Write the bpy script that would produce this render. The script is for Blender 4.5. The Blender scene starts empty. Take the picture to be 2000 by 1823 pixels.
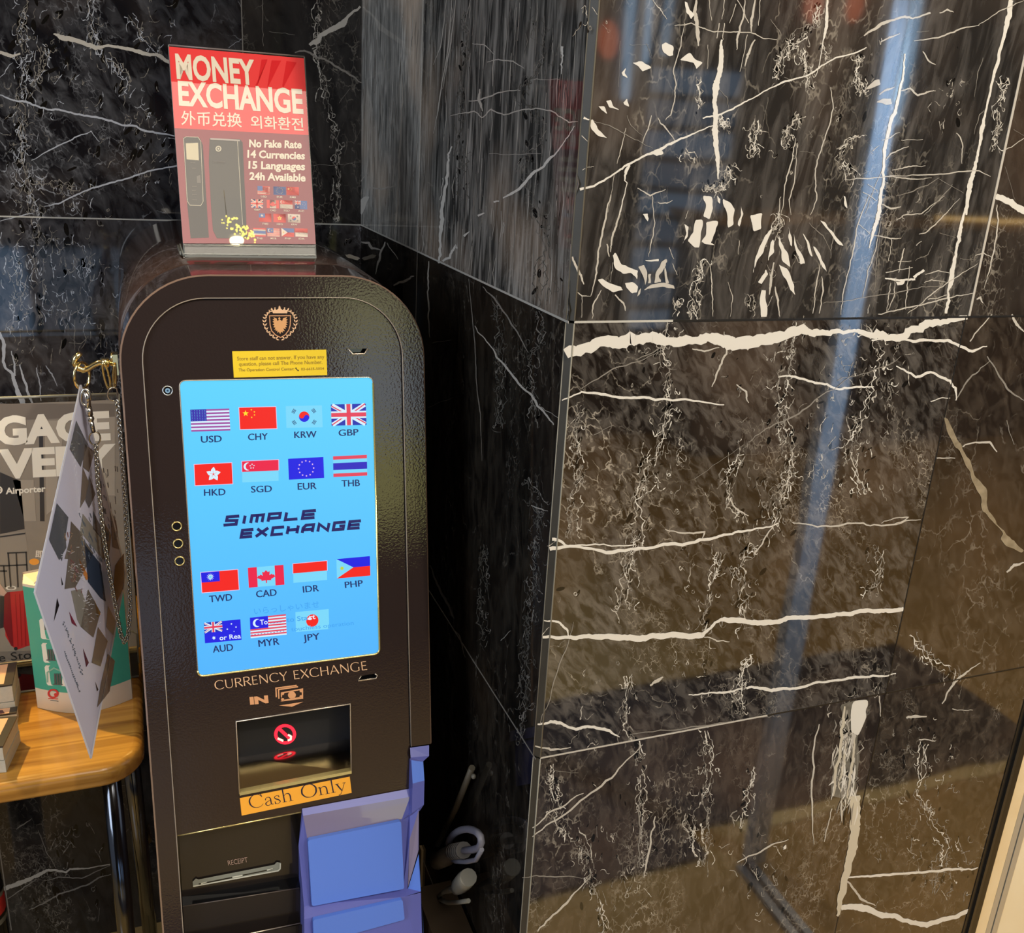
import bpy, bmesh, math, random
from mathutils import Vector, Matrix
R_ = random.Random(7)
# ------------------------------------------------------------------ camera
F_PX, CX, CY = 1860.0, 1000.0, 911.5
EYE = Vector((0.0, 0.0, 1.52))
ROLL, PITCH, YAW = (math.radians(a) for a in (3.40, 18.985, 21.87))
_f = Vector((math.sin(YAW)*math.cos(PITCH), math.cos(YAW)*math.cos(PITCH), -math.sin(PITCH)))
_r = Vector((math.cos(YAW), -math.sin(YAW), 0)); _u = _r.cross(_f)
RIGHT = _r*math.cos(ROLL)+_u*math.sin(ROLL); UP = _u*math.cos(ROLL)-_r*math.sin(ROLL); FWD = _f
scn = bpy.context.scene
COL = scn.collection
cam = bpy.data.cameras.new('camera'); camo = bpy.data.objects.new('camera', cam); COL.objects.link(camo)
cam.sensor_fit = 'HORIZONTAL'; cam.sensor_width = 36.0; cam.lens = 36.0*F_PX/2000.0; cam.clip_start = 0.02
camo.matrix_world = Matrix(((RIGHT.x, UP.x, -FWD.x, EYE.x), (RIGHT.y, UP.y, -FWD.y, EYE.y), (RIGHT.z, UP.z, -FWD.z, EYE.z), (0, 0, 0, 1)))
scn.camera = camo
# ------------------------------------------------------------------ world, lights, exposure
vs = scn.view_settings
scn.display_settings.display_device = 'sRGB'
vs.view_transform = 'Standard'; vs.look = 'None'; vs.gamma = 1.0; vs.use_curve_mapping = False; vs.exposure = 0.0
wd = bpy.data.worlds.new('world'); scn.world = wd; wd.use_nodes = True
bg = wd.node_tree.nodes['Background']; bg.inputs[0].default_value = (0.80, 0.86, 1.0, 1); bg.inputs[1].default_value = 0.30
def area(name, loc, aim, size, energy, color, sy=None):
    l = bpy.data.lights.new(name, 'AREA'); l.energy = energy; l.color = color; l.size = size
    if sy: l.shape = 'RECTANGLE'; l.size_y = sy
    o = bpy.data.objects.new(name, l); COL.objects.link(o); o.location = loc
    o.rotation_euler = (Vector(aim)-Vector(loc)).to_track_quat('-Z', 'Y').to_euler(); return o
def spot(name, loc, aim, energy, color, deg, blend=0.3, rad=0.02):
    l = bpy.data.lights.new(name, 'SPOT'); l.energy = energy; l.color = color; l.spot_size = math.radians(deg); l.spot_blend = blend; l.shadow_soft_size = rad
    o = bpy.data.objects.new(name, l); COL.objects.link(o); o.location = loc
    o.rotation_euler = (Vector(aim)-Vector(loc)).to_track_quat('-Z', 'Y').to_euler(); return o
area('ceiling_glow', (0.9, -0.7, 2.85), (0.9, 0.2, 0), 2.2, 60, (1.0, 0.90, 0.76), 1.6)
area('lobby_glow', (2.6, -1.2, 2.85), (2.6, -1.2, 0), 1.6, 70, (1.0, 0.84, 0.62), 1.6)
area('daylight_left', (-2.3, -0.6, 2.1), (0.0, 1.6, 1.2), 1.3, 46, (0.82, 0.90, 1.0), 1.6)
spot('table_downlight', (-0.62, 1.02, 2.75), (-0.18, 1.36, 0.72), 34, (1.0, 0.74, 0.33), 34, 0.5, 0.012)
spot('wall_lamp_beam', (-0.47, 1.60, 1.60), (-0.16, 1.20, 0.715), 46, (1.0, 0.70, 0.22), 60, 0.5, 0.006)
spot('wall_downlight', (1.0, -0.90, 2.78), (0.75, 0.8, 0.9), 110, (1.0, 0.88, 0.70), 75, 0.6, 0.03)
spot('post_blue_spot', (1.70, 0.74, 2.00), (1.27, 0.11, 1.30), 420, (0.46, 0.70, 1.0), 62, 0.9, 0.05)  # added blue spot, aimed at the post so its mirror image shows
FZ = -0.06                                                   # level of the stone floor
# ------------------------------------------------------------------ ray helpers: a photo pixel -> a point on a plane of the place
def ray(px, py):
    return RIGHT*((px-CX)/F_PX) + UP*(-(py-CY)/F_PX) + FWD
class Plane:
    def __init__(s, p, n): s.p = Vector(p); s.n = Vector(n).normalized()
    def at(s, px, py, h=0.0):
        d = ray(px, py); p = s.p + s.n*h
        return EYE + d*((p-EYE).dot(s.n)/d.dot(s.n))
XC, YF, YB, XE = 0.3676, 0.7965, 1.6906, 1.098
ZS1, ZS2 = 1.3625, 0.8845
P_FRONT = Plane((0, YF, 0), (0, -1, 0)); P_SIDE = Plane((XC, 0, 0), (-1, 0, 0)); P_BACK = Plane((0, YB, 0), (0, -1, 0))
LEAN = math.radians(9.33)
KU = Vector((1, 0, 0)); KS = Vector((0, math.sin(LEAN), math.cos(LEAN))); KN = Vector((0, -math.cos(LEAN), math.sin(LEAN)))
KC = Vector((0, 1.009669, 1.093549))
P_KIOSK = Plane(KC, KN)
def K(u, s, d=0.0): return KC + KU*u + KS*s + KN*d       # kiosk face coordinates in metres
# ------------------------------------------------------------------ materials
def col(r, g, b):                                            # sRGB 0-255 -> linear
    f = lambda v: (v/255/12.92) if v <= 10.3 else (((v/255)+0.055)/1.055)**2.4
    return (f(r), f(g), f(b), 1.0)
def lin(*c): return (*c, 1.0)
MATS = {}
def mat(name, c, rough=0.5, metal=0.0, ior=1.5, coat=0.0, emit=None, es=1.0, bump=None, spec=None, noise=None):
    if name in MATS: return MATS[name]
    m = bpy.data.materials.new(name); m.use_nodes = True; nt = m.node_tree; b = nt.nodes['Principled BSDF']
    b.inputs['Base Color'].default_value = c; b.inputs['Roughness'].default_value = rough; b.inputs['Metallic'].default_value = metal; b.inputs['IOR'].default_value = ior
    b.inputs['Coat Weight'].default_value = coat; b.inputs['Coat Roughness'].default_value = 0.03
    if spec is not None: b.inputs['Specular IOR Level'].default_value = spec
    if emit: b.inputs['Emission Color'].default_value = emit; b.inputs['Emission Strength'].default_value = es
    tc = nt.nodes.new('ShaderNodeTexCoord')
    if bump:
        n = nt.nodes.new('ShaderNodeTexNoise'); n.inputs['Scale'].default_value = bump[0]; n.inputs['Detail'].default_value = 2
        nt.links.new(tc.outputs['Object'], n.inputs['Vector'])
        bp = nt.nodes.new('ShaderNodeBump'); bp.inputs['Strength'].default_value = bump[1]; bp.inputs['Distance'].default_value = bump[2]
        nt.links.new(n.outputs['Fac'], bp.inputs['Height']); nt.links.new(bp.outputs['Normal'], b.inputs['Normal'])
        if coat: nt.links.new(bp.outputs['Normal'], b.inputs['Coat Normal'])
    if noise:                                                 # gentle natural mottling of the colour
        n = nt.nodes.new('ShaderNodeTexNoise'); n.inputs['Scale'].default_value = noise[0]; n.inputs['Detail'].default_value = 4
        nt.links.new(tc.outputs['Object'], n.inputs['Vector'])
        mx = nt.nodes.new('ShaderNodeMix'); mx.data_type = 'RGBA'
        mx.inputs[6].default_value = c; mx.inputs[7].default_value = noise[1]
        nt.links.new(n.outputs['Fac'], mx.inputs[0]); nt.links.new(mx.outputs[2], b.inputs['Base Color'])
    MATS[name] = m; return m
def clear_mat(name, tint=(0.97, 0.98, 0.97, 1), amount=0.10):
    if name in MATS: return MATS[name]
    m = bpy.data.materials.new(name); m.use_nodes = True; nt = m.node_tree; nt.nodes.clear()
    o = nt.nodes.new('ShaderNodeOutputMaterial'); t = nt.nodes.new('ShaderNodeBsdfTransparent'); t.inputs[0].default_value = tint
    g = nt.nodes.new('ShaderNodeBsdfGlossy'); g.inputs['Roughness'].default_value = 0.02; mx = nt.nodes.new('ShaderNodeMixShader')
    lw = nt.nodes.new('ShaderNodeFresnel'); lw.inputs[0].default_value = 1.45
    ad = nt.nodes.new('ShaderNodeMath'); ad.operation = 'ADD'; ad.inputs[1].default_value = amount-0.04; ad.use_clamp = True
    nt.links.new(lw.outputs[0], ad.inputs[0]); nt.links.new(ad.outputs[0], mx.inputs[0]); nt.links.new(t.outputs[0], mx.inputs[1]); nt.links.new(g.outputs[0], mx.inputs[2]); nt.links.new(mx.outputs[0], o.inputs[0])
    MATS[name] = m; return m
def marble(name, dark, light, rot, stretch, scale, webs=1.0, seed=0.0, plane='XZ', fine=1.0, ior=1.62, contrast=(0.36, 0.70), webcol=(0.42, 0.38, 0.32, 1)):
    m = bpy.data.materials.new(name); m.use_nodes = True; nt = m.node_tree; N = nt.nodes; L = nt.links; b = N['Principled BSDF']
    tc = N.new('ShaderNodeTexCoord')
    mp = N.new('ShaderNodeMapping'); mp.inputs['Location'].default_value = (seed, seed*0.7, seed*1.3)
    a = math.radians(rot); mp.inputs['Rotation'].default_value = (0, a, 0) if plane == 'XZ' else (a, 0, 0)
    L.new(tc.outputs['Object'], mp.inputs['Vector'])
    def scaled(sx, sz):
        q = N.new('ShaderNodeVectorMath'); q.operation = 'MULTIPLY'; q.inputs[1].default_value = (sx, sx, sz); L.new(mp.outputs[0], q.inputs[0]); return q.outputs[0]
    def noise(v, sc, det=4, rough=0.55, dist=0.0):
        n = N.new('ShaderNodeTexNoise'); n.inputs['Scale'].default_value = sc; n.inputs['Detail'].default_value = det; n.inputs['Roughness'].default_value = rough; n.inputs['Distortion'].default_value = dist
        L.new(v, n.inputs['Vector']); return n
    def ramp(src, p0, p1, c0=(0, 0, 0, 1), c1=(1, 1, 1, 1)):
        r = N.new('ShaderNodeValToRGB'); e = r.color_ramp.elements; e[0].position = p0; e[1].position = p1; e[0].color = c0; e[1].color = c1; L.new(src, r.inputs[0]); return r.outputs[0]
    def mul(x, y, op='MULTIPLY'):
        q = N.new('ShaderNodeMath'); q.operation = op
        for i, v in enumerate((x, y)):
            if isinstance(v, (int, float)): q.inputs[i].default_value = v
            else: L.new(v, q.inputs[i])
        q.use_clamp = op != 'SUBTRACT'; return q.outputs[0]
    def mix(fac, c0, c1):
        q = N.new('ShaderNodeMix'); q.data_type = 'RGBA'; L.new(fac, q.inputs[0])
        for i, v in ((6, c0), (7, c1)):
            if isinstance(v, tuple): q.inputs[i].default_value = v
            else: L.new(v, q.inputs[i])
        return q.outputs[2]
    s1 = scaled(1, 1.0/stretch)
    n1 = noise(s1, scale, 4, 0.55, 0.8)                                 # smudged streaks of the stone
    n2 = noise(s1, scale*0.22, 3)
    f = ramp(n1.outputs['Fac'], contrast[0], contrast[1])
    f = mul(f, ramp(n2.outputs['Fac'], 0.30, 0.72, (0.25, 0.25, 0.25, 1)))
    base = mix(f, dark, light)
    warm = noise(mp.outputs[0], 5.0, 2)
    base = mix(mul(ramp(warm.outputs['Fac'], 0.50, 0.75), 0.5), base, (light[0]*1.1, light[1]*0.86, light[2]*0.68, 1))
    # crackle web: distance to cell borders, in patches
    s2 = scaled(1, 0.62)
    dn = noise(s2, 55*fine, 3, 0.6)
    wv = N.new('ShaderNodeVectorMath'); wv.operation = 'MULTIPLY_ADD'; L.new(dn.outputs['Color'], wv.inputs[0]); wv.inputs[1].default_value = (0.022/fine,)*3; L.new(s2, wv.inputs[2])
    tot = None
    for k, (sc, wid, lo, hi, st) in enumerate(((62*fine, 0.055, 0.52, 0.66, 0.85), (120*fine, 0.075, 0.55, 0.66, 0.75), (20*fine, 0.014, 0.50, 0.60, 0.55))):
        v = N.new('ShaderNodeTexVoronoi'); v.feature = 'DISTANCE_TO_EDGE'; v.inputs['Scale'].default_value = sc; L.new(wv.outputs[0], v.inputs['Vector'])
        ln = ramp(v.outputs['Distance'], wid*0.25, wid, (1, 1, 1, 1), (0, 0, 0, 1))
        mk = noise(scaled(1, 0.33), 7.0+3*k, 3, 0.6); mm = ramp(mk.outputs['Fac'], lo, hi)
        gate = noise(mp.outputs[0], 70*fine, 2); gg = ramp(gate.outputs['Fac'], 0.40, 0.60)
        t = mul(mul(mul(ln, mm), gg), st*webs)
        tot = t if tot is None else mul(tot, t, 'MAXIMUM')
    base = mix(tot, base, webcol)
    L.new(base, b.inputs['Base Color']); b.inputs['Roughness'].default_value = 0.045; b.inputs['IOR'].default_value = ior
    wb = noise(mp.outputs[0], 6, 1); bp = N.new('ShaderNodeBump'); bp.inputs['Strength'].default_value = 0.04; bp.inputs['Distance'].default_value = 0.01
    L.new(wb.outputs['Fac'], bp.inputs['Height']); L.new(bp.outputs['Normal'], b.inputs['Normal'])
    MATS[name] = m; return m
# ------------------------------------------------------------------ object helpers
def tag(o, label=None, cat=None, group=None, kind=None):
    if label: o['label'] = label
    if cat: o['category'] = cat
    if group: o['group'] = group
    if kind: o['kind'] = kind
    return o
def thing(name, loc, label, cat, group=None):
    o = bpy.data.objects.new(name, None); COL.objects.link(o); o.location = loc; o.empty_display_size = 0.05
    return tag(o, label, cat, group)
def wloc(o):
    v = Vector((0, 0, 0))
    while o: v += o.location; o = o.parent
    return v
class MB:                                                    # collects faces in world metres, makes ONE mesh object
    def __init__(s): s.v = []; s.f = []; s.m = []; s.mats = []; s.smooth = []
    def mi(s, m):
        if m not in s.mats: s.mats.append(m)
        return s.mats.index(m)
    def face(s, pts, m, smooth=False):
        i = len(s.v); s.v += [Vector(p) for p in pts]; s.f.append(list(range(i, i+len(pts)))); s.m.append(s.mi(m)); s.smooth.append(smooth)
    def grid(s, rows, m, smooth=True, closed=False, caps=False):     # loft between loops of points
        i = len(s.v); n = len(rows[0])
        for r in rows: s.v += [Vector(p) for p in r]
        for a in range(len(rows)-1):
            for b in range(n if closed else n-1):
                c = (b+1) % n
                s.f.append([i+a*n+b, i+a*n+c, i+(a+1)*n+c, i+(a+1)*n+b]); s.m.append(s.mi(m)); s.smooth.append(smooth)
        if caps:
            s.f.append([i+b for b in range(n)][::-1]); s.m.append(s.mi(m)); s.smooth.append(False)
            s.f.append([i+(len(rows)-1)*n+b for b in range(n)]); s.m.append(s.mi(m)); s.smooth.append(False)
    def box(s, lo, hi, m, rot=None, org=None):
        x0, y0, z0 = lo; x1, y1, z1 = hi
        P = [Vector(p) for p in ((x0, y0, z0), (x1, y0, z0), (x1, y1, z0), (x0, y1, z0), (x0, y0, z1), (x1, y0, z1), (x1, y1, z1), (x0, y1, z1))]
        if rot is not None: P = [Vector(org)+rot @ (p-Vector(org)) for p in P]
        for f in ((3, 2, 1, 0), (4, 5, 6, 7), (0, 1, 5, 4), (1, 2, 6, 5), (2, 3, 7, 6), (3, 0, 4, 7)): s.face([P[k] for k in f], m)
    def tube(s, pts, r, m, seg=10, closed=False, caps=True):
        pts = [Vector(p) for p in pts]; n = len(pts); rows = []; ref = None
        rr = r if isinstance(r, (list, tuple)) else [r]*n
        for i, p in enumerate(pts):
            a = pts[(i-1) % n] if (closed or i > 0) else p; c = pts[(i+1) % n] if (closed or i < n-1) else p
            t = (c-a).normalized()
            if ref is None: ref = t.orthogonal().normalized()
            ref = (ref - t*ref.dot(t)).normalized(); w = t.cross(ref)
            rows.append([p+(ref*math.cos(2*math.pi*k/seg)+w*math.sin(2*math.pi*k/seg))*rr[i] for k in range(seg)])
        if closed: rows.append(rows[0])
        s.grid(rows, m, True, True, caps and not closed)
    def ball(s, c, r, m, seg=10, ring=6, sc=(1, 1, 1)):
        rows = []
        for i in range(ring+1):
            t = math.pi*i/ring
            rows.append([Vector(c)+Vector((math.sin(t)*math.cos(2*math.pi*k/seg)*sc[0], math.sin(t)*math.sin(2*math.pi*k/seg)*sc[1], math.cos(t)*sc[2]))*r for k in range(seg)])
        s.grid(rows, m, True, True)
    def fill(s, outer, holes, to3, m):                        # flat polygon with holes; to3 maps 2-D to 3-D
        bm = bmesh.new(); es = []
        for lp in [outer]+holes:
            vs_ = [bm.verts.new((p[0], p[1], 0)) for p in lp]
            for a in range(len(vs_)): es.append(bm.edges.new((vs_[a], vs_[(a+1) % len(vs_)])))
        bmesh.ops.triangle_fill(bm, use_beauty=True, use_dissolve=False, edges=es, normal=(0, 0, 1))
        bm.verts.index_update(); i = len(s.v); s.v += [to3(v.co.x, v.co.y) for v in bm.verts]
        for f in bm.faces: s.f.append([i+v.index for v in f.verts]); s.m.append(s.mi(m)); s.smooth.append(False)
        bm.free()
    def build(s, name, parent=None, merge=0.0):
        off = wloc(parent) if parent else Vector((0, 0, 0))
        me = bpy.data.meshes.new(name); me.from_pydata([tuple(v-off) for v in s.v], [], s.f)
        for m in s.mats: me.materials.append(m)
        me.polygons.foreach_set('material_index', s.m); me.polygons.foreach_set('use_smooth', s.smooth); me.update()
        if merge:
            bm = bmesh.new(); bm.from_mesh(me); bmesh.ops.remove_doubles(bm, verts=bm.verts, dist=merge); bmesh.ops.recalc_face_normals(bm, faces=bm.faces); bm.to_mesh(me); bm.free()
        o = bpy.data.objects.new(name, me); COL.objects.link(o)
        if parent: o.parent = parent
        return o
# lettering -> 2-D meshes
_TX = {}
def text2d(s, bold=0.0):
    k = (s, bold)
    if k not in _TX:
        c = bpy.data.curves.new('lettering', 'FONT'); c.body = s; c.size = 1.0; c.offset = bold; c.resolution_u = 3
        o = bpy.data.objects.new('lettering', c); COL.objects.link(o)
        dg = bpy.context.evaluated_depsgraph_get(); me = bpy.data.meshes.new_from_object(o.evaluated_get(dg))
        V = [(v.co.x, v.co.y) for v in me.vertices]; Fc = [list(p.vertices) for p in me.polygons]
        bpy.data.objects.remove(o); bpy.data.curves.remove(c); bpy.data.meshes.remove(me)
        _TX[k] = (V, Fc)
    return _TX[k]
class Art:
    """flat artwork on a plane; every drawing call takes coordinates of a crop of the photograph (ox, oy, scale)"""
    def __init__(s, mb, plane, h=0.0): s.mb = mb; s.pl = plane; s.h = h; s.ox = s.oy = 0.0; s.sc = 1.0
    def crop(s, ox, oy, sc): s.ox, s.oy, s.sc = ox, oy, sc; return s
    def P(s, x, y, h=0.0): return s.pl.at(s.ox+x*s.sc, s.oy+y*s.sc, s.h+h)
    def poly(s, pts, m, h=0.0): s.mb.face([s.P(x, y, h) for x, y in pts], m)
    def disc(s, x, y, r, m, h=0.0, ry=None, n=24):
        ry = ry or r; s.poly([(x+r*math.cos(2*math.pi*k/n), y+ry*math.sin(2*math.pi*k/n)) for k in range(n)], m, h)
    def ring(s, x, y, r0, r1, m, h=0.0, n=32, ky=1.0):
        q = lambda r, k: (x+r*math.cos(2*math.pi*k/n), y+r*ky*math.sin(2*math.pi*k/n))
        for k in range(n): s.poly([q(r0, k), q(r1, k), q(r1, k+1), q(r0, k+1)], m, h)
    def stroke(s, pts, w, m, h=0.0):
        n = len(pts); W = [p[2] if len(p) > 2 else w for p in pts]; L = []; Rr = []
        for i in range(n):
            a = pts[max(i-1, 0)]; c = pts[min(i+1, n-1)]; dx, dy = c[0]-a[0], c[1]-a[1]; l = math.hypot(dx, dy) or 1e-6
            k = 1.0
            if 0 < i < n-1:
                d1 = (pts[i][0]-a[0], pts[i][1]-a[1]); d2 = (c[0]-pts[i][0], c[1]-pts[i][1]); l1 = math.hypot(*d1) or 1e-6; l2 = math.hypot(*d2) or 1e-6
                cs = (d1[0]*d2[0]+d1[1]*d2[1])/(l1*l2); k = min(1.6, 1/math.sqrt(max(0.2, (1+cs)/2)))
                dx, dy = d1[0]/l1+d2[0]/l2, d1[1]/l1+d2[1]/l2; l = math.hypot(dx, dy) or 1e-6
            nx, ny = -dy/l*W[i]*0.5*k, dx/l*W[i]*0.5*k
            L.append((pts[i][0]+nx, pts[i][1]+ny)); Rr.append((pts[i][0]-nx, pts[i][1]-ny))
        i0 = len(s.mb.v)
        s.mb.v += [s.P(x, y, h) for x, y in L]+[s.P(x, y, h) for x, y in Rr]
        for i in range(n-1): s.mb.f.append([i0+i, i0+i+1, i0+n+i+1, i0+n+i]); s.mb.m.append(s.mb.mi(m)); s.mb.smooth.append(False)
    def text(s, t, bl, br, hh, m, bold=0.0, h=0.0, tl=None, cap=0.70, shear=0.0):
        """bl, br: ends of the base line; hh: height of a capital; tl: optional upper left point instead"""
        V, Fc = text2d(t, bold)
        if not V: return
        x0 = min(v[0] for v in V); x1 = max(v[0] for v in V)
        ex = (br[0]-bl[0], br[1]-bl[1])
        if tl: ey = (tl[0]-bl[0], tl[1]-bl[1])
        else: l = math.hypot(*ex); ey = (ex[1]/l*hh*1.0, -ex[0]/l*hh)
        i0 = len(s.mb.v)
        for vx, vy in V:
            a = (vx-x0)/(x1-x0); b = vy/cap; a += shear*b
            s.mb.v.append(s.P(bl[0]+ex[0]*a+ey[0]*b, bl[1]+ex[1]*a+ey[1]*b, h))
        for f in Fc: s.mb.f.append([i0+k for k in f]); s.mb.m.append(s.mb.mi(m)); s.mb.smooth.append(False)
    def frame(s, tl, tr, bl): return Quad(s, tl, tr, bl)
class Quad:                                                   # unit square (0,0 upper left .. 1,1 lower right) laid on an Art
    def __init__(s, art, tl, tr, bl): s.a = art; s.o = tl; s.ex = (tr[0]-tl[0], tr[1]-tl[1]); s.ey = (bl[0]-tl[0], bl[1]-tl[1]); s.asp = math.hypot(*s.ex)/math.hypot(*s.ey)
    def q(s, x, y): return (s.o[0]+s.ex[0]*x+s.ey[0]*y, s.o[1]+s.ex[1]*x+s.ey[1]*y)
    def poly(s, pts, m, h=0.0): s.a.poly([s.q(*p) for p in pts], m, h)
    def rect(s, x0, y0, x1, y1, m, h=0.0): s.poly([(x0, y0), (x1, y0), (x1, y1), (x0, y1)], m, h)
    def disc(s, x, y, r, m, h=0.0, n=20): s.poly([(x+r/s.asp*math.cos(2*math.pi*k/n), y+r*math.sin(2*math.pi*k/n)) for k in range(n)], m, h)
    def star(s, x, y, r, m, h=0.0, n=5, k=0.42, rot=-90):
        s.poly([(x+(r if i % 2 == 0 else r*k)/s.asp*math.cos(math.radians(rot+i*180/n)), y+(r if i % 2 == 0 else r*k)*math.sin(math.radians(rot+i*180/n))) for i in range(2*n)], m, h)
    def line(s, pts, w, m, h=0.0): s.a.stroke([s.q(*p[:2]) for p in pts], w*math.hypot(*s.ey), m, h)
# ------------------------------------------------------------------ THE SETTING
V_HI = mat('vein_white', lin(0.58, 0.56, 0.52), 0.08, ior=1.5); V_MID = mat('vein_grey', lin(0.42, 0.395, 0.355), 0.08, ior=1.5); V_LO = mat('vein_faint', lin(0.20, 0.185, 0.165), 0.06, ior=1.5); V_DK = mat('stone_pocket', lin(0.006, 0.0055, 0.005), 0.05, ior=1.5)
V_COOL = mat('vein_cool', lin(0.36, 0.38, 0.43), 0.08, ior=1.6)
JOINT_LT = mat('joint_light', lin(0.40, 0.39, 0.36), 0.4); JOINT_DK = mat('joint_dark', lin(0.006, 0.005, 0.004), 0.4)
EDGE = mat('arris_stone', lin(0.040, 0.037, 0.028), 0.5, noise=(40, lin(0.016, 0.015, 0.012)))
def rough(pts, amp=0.05, rounds=3):                           # natural wander of a vein between its traced points
    P = [(p[0], p[1], p[2]) for p in pts]
    for r in range(rounds):
        out = [P[0]]
        for a, b in zip(P, P[1:]):
            l = math.hypot(b[0]-a[0], b[1]-a[1]); d = R_.gauss(0, amp)*min(l, 60); nx, ny = -(b[1]-a[1])/(l or 1), (b[0]-a[0])/(l or 1)
            out += [((a[0]+b[0])/2+nx*d, (a[1]+b[1])/2+ny*d, (a[2]+b[2])/2*R_.uniform(0.86, 1.16)), b]
        P = out
    return P
def veins(art, crop, items, m, amp=0.05, h=0.0003, k=1.0):
    art.crop(*crop)
    for w, pts in items:
        P = [(p[0], p[1], (p[2] if len(p) > 2 else w)*k) for p in pts]
        if len(pts[0]) < 3: P[0] = (*P[0][:2], P[0][2]*0.5); P[-1] = (*P[-1][:2], P[-1][2]*0.35)
        art.stroke(rough(P, amp, 3), 1, m, h+R_.random()*0.0001)
def blobs(art, crop, items, m, h=0.00045):
    art.crop(*crop)
    for pts in items:
        out = []
        for a, b in zip(pts, pts[1:]+pts[:1]):
            out.append(a); l = math.hypot(b[0]-a[0], b[1]-a[1])
            for t in (0.33, 0.66): out.append((a[0]+(b[0]-a[0])*t+R_.gauss(0, 0.045)*l, a[1]+(b[1]-a[1])*t+R_.gauss(0, 0.045)*l))
        out = [q for a, b in zip(out, out[1:]+out[:1]) for q in ((a[0]*.75+b[0]*.25, a[1]*.75+b[1]*.25), (a[0]*.25+b[0]*.75, a[1]*.25+b[1]*.75))]
        art.poly(out, m, h)
def squiggle(art, x, y, size, w, m, tall=1.5, ang=0.0):      # a short meandering crackle line, sometimes with a dark pocket beside it
    if R_.random() < 0.34:
        a = R_.uniform(0.7, 2.0)*size; b = a*R_.uniform(0.25, 0.5); t = ang+R_.gauss(0, .35); n = 9
        art.poly([(x+(b*math.cos(2*math.pi*k/n)*R_.uniform(.8, 1.15))*math.cos(t)+a*math.sin(2*math.pi*k/n)*math.sin(t), y-(a*math.sin(2*math.pi*k/n))*math.cos(t)+b*math.cos(2*math.pi*k/n)*math.sin(t)*.8) for k in range(n)], V_DK, 0.00008)
        if R_.random() < 0.5: return
    st = 2.3; n = R_.randint(4, 12); d = ang+math.pi/2+R_.gauss(0, .7); P = [(x, y, w*.4)]; turn = 0.0; tight = 4.2/max(size, 2.5)
    for i in range(n):
        if R_.random() < .35: turn = R_.gauss(0, .75)*tight
        d += turn; e = math.sin(ang+math.pi/2-d); d += e*.05
        x += math.cos(d)*st*R_.uniform(.7, 1.2); y += math.sin(d)*st*R_.uniform(.7, 1.2)*min(tall, 1.4)
        P.append((x, y, w*R_.choice((.2, .4, .6, .7, .9, 1.5))))
    P[-1] = (*P[-1][:2], w*.3)
    Q = [P[0]]
    for i in range(len(P)-1):
        p0, p1, p2, p3 = P[max(i-1, 0)], P[i], P[i+1], P[min(i+2, len(P)-1)]
        for t in (.5, 1.0): Q.append(tuple(.5*((2*p1[k])+(-p0[k]+p2[k])*t+(2*p0[k]-5*p1[k]+4*p2[k]-p3[k])*t*t+(-p0[k]+3*p1[k]-3*p2[k]+p3[k])*t**3) for k in range(2))+(p1[2]+(p2[2]-p1[2])*t,))
    art.stroke(Q, 1, m, 0.00015+R_.random()*0.0001)
def chain(art, crop, path, spread, dens, size, w, mats, tall=1.5, ang=0.0):   # band of crackle along a path, photo pixels
    art.crop(0, 0, 1); Q = [(crop[0]+x*crop[2], crop[1]+y*crop[2]) for x, y in path]; sp = spread*crop[2]
    for k in range(2 if spread < 30 else 3):                  # long wriggling spines of the band
        off = R_.gauss(0, sp*.35); P = []; ph = R_.uniform(0, 6)
        for a, b in zip(Q, Q[1:]):
            l = math.hypot(b[0]-a[0], b[1]-a[1]); nn = max(2, int(l/4.5)); nx, ny = -(b[1]-a[1])/l, (b[0]-a[0])/l
            for i in range(nn):
                off += R_.gauss(0, 2.6); off *= .94; P.append((a[0]+(b[0]-a[0])*i/nn+nx*off+R_.gauss(0, 1.0), a[1]+(b[1]-a[1])*i/nn+ny*off+R_.gauss(0, 1.6), w*R_.choice((.25, .5, .8, 1.0, 1.6))))
        i = 0
        while i < len(P)-3:
            n = R_.randint(6, 26); art.stroke(P[i:i+n], 1, R_.choice(mats), 0.0002+R_.random()*.0001) if len(P[i:i+n]) > 2 else None; i += n+R_.randint(0, 4)
    for a, b in zip(Q, Q[1:]):
        l = math.hypot(b[0]-a[0], b[1]-a[1])
        for _ in range(max(1, int(l*dens*.42))):
            t = R_.random(); squiggle(art, a[0]+(b[0]-a[0])*t+R_.gauss(0, sp*0.5), a[1]+(b[1]-a[1])*t+R_.gauss(0, 3), size*R_.uniform(0.35, 1.3), w, R_.choice(mats), tall, ang)
def scatter(art, x0, y0, x1, y1, n, size, w, mats, tall=1.5, ang=0.0, inside=None):
    art.crop(0, 0, 1); n = int(n*.62); c = [(R_.uniform(x0, x1), R_.uniform(y0, y1)) for _ in range(max(3, n//14))]
    for _ in range(n):
        q = R_.choice(c); x, y = q[0]+R_.gauss(0, 26), q[1]+R_.gauss(0, 44)
        if x0 < x < x1 and y0 < y < y1 and (inside is None or inside(x, y)): squiggle(art, x, y, size*R_.uniform(0.3, 1.3), w, R_.choice(mats), tall, ang)
def quad_slab(mb, pts, m): mb.face(pts, m)
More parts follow.
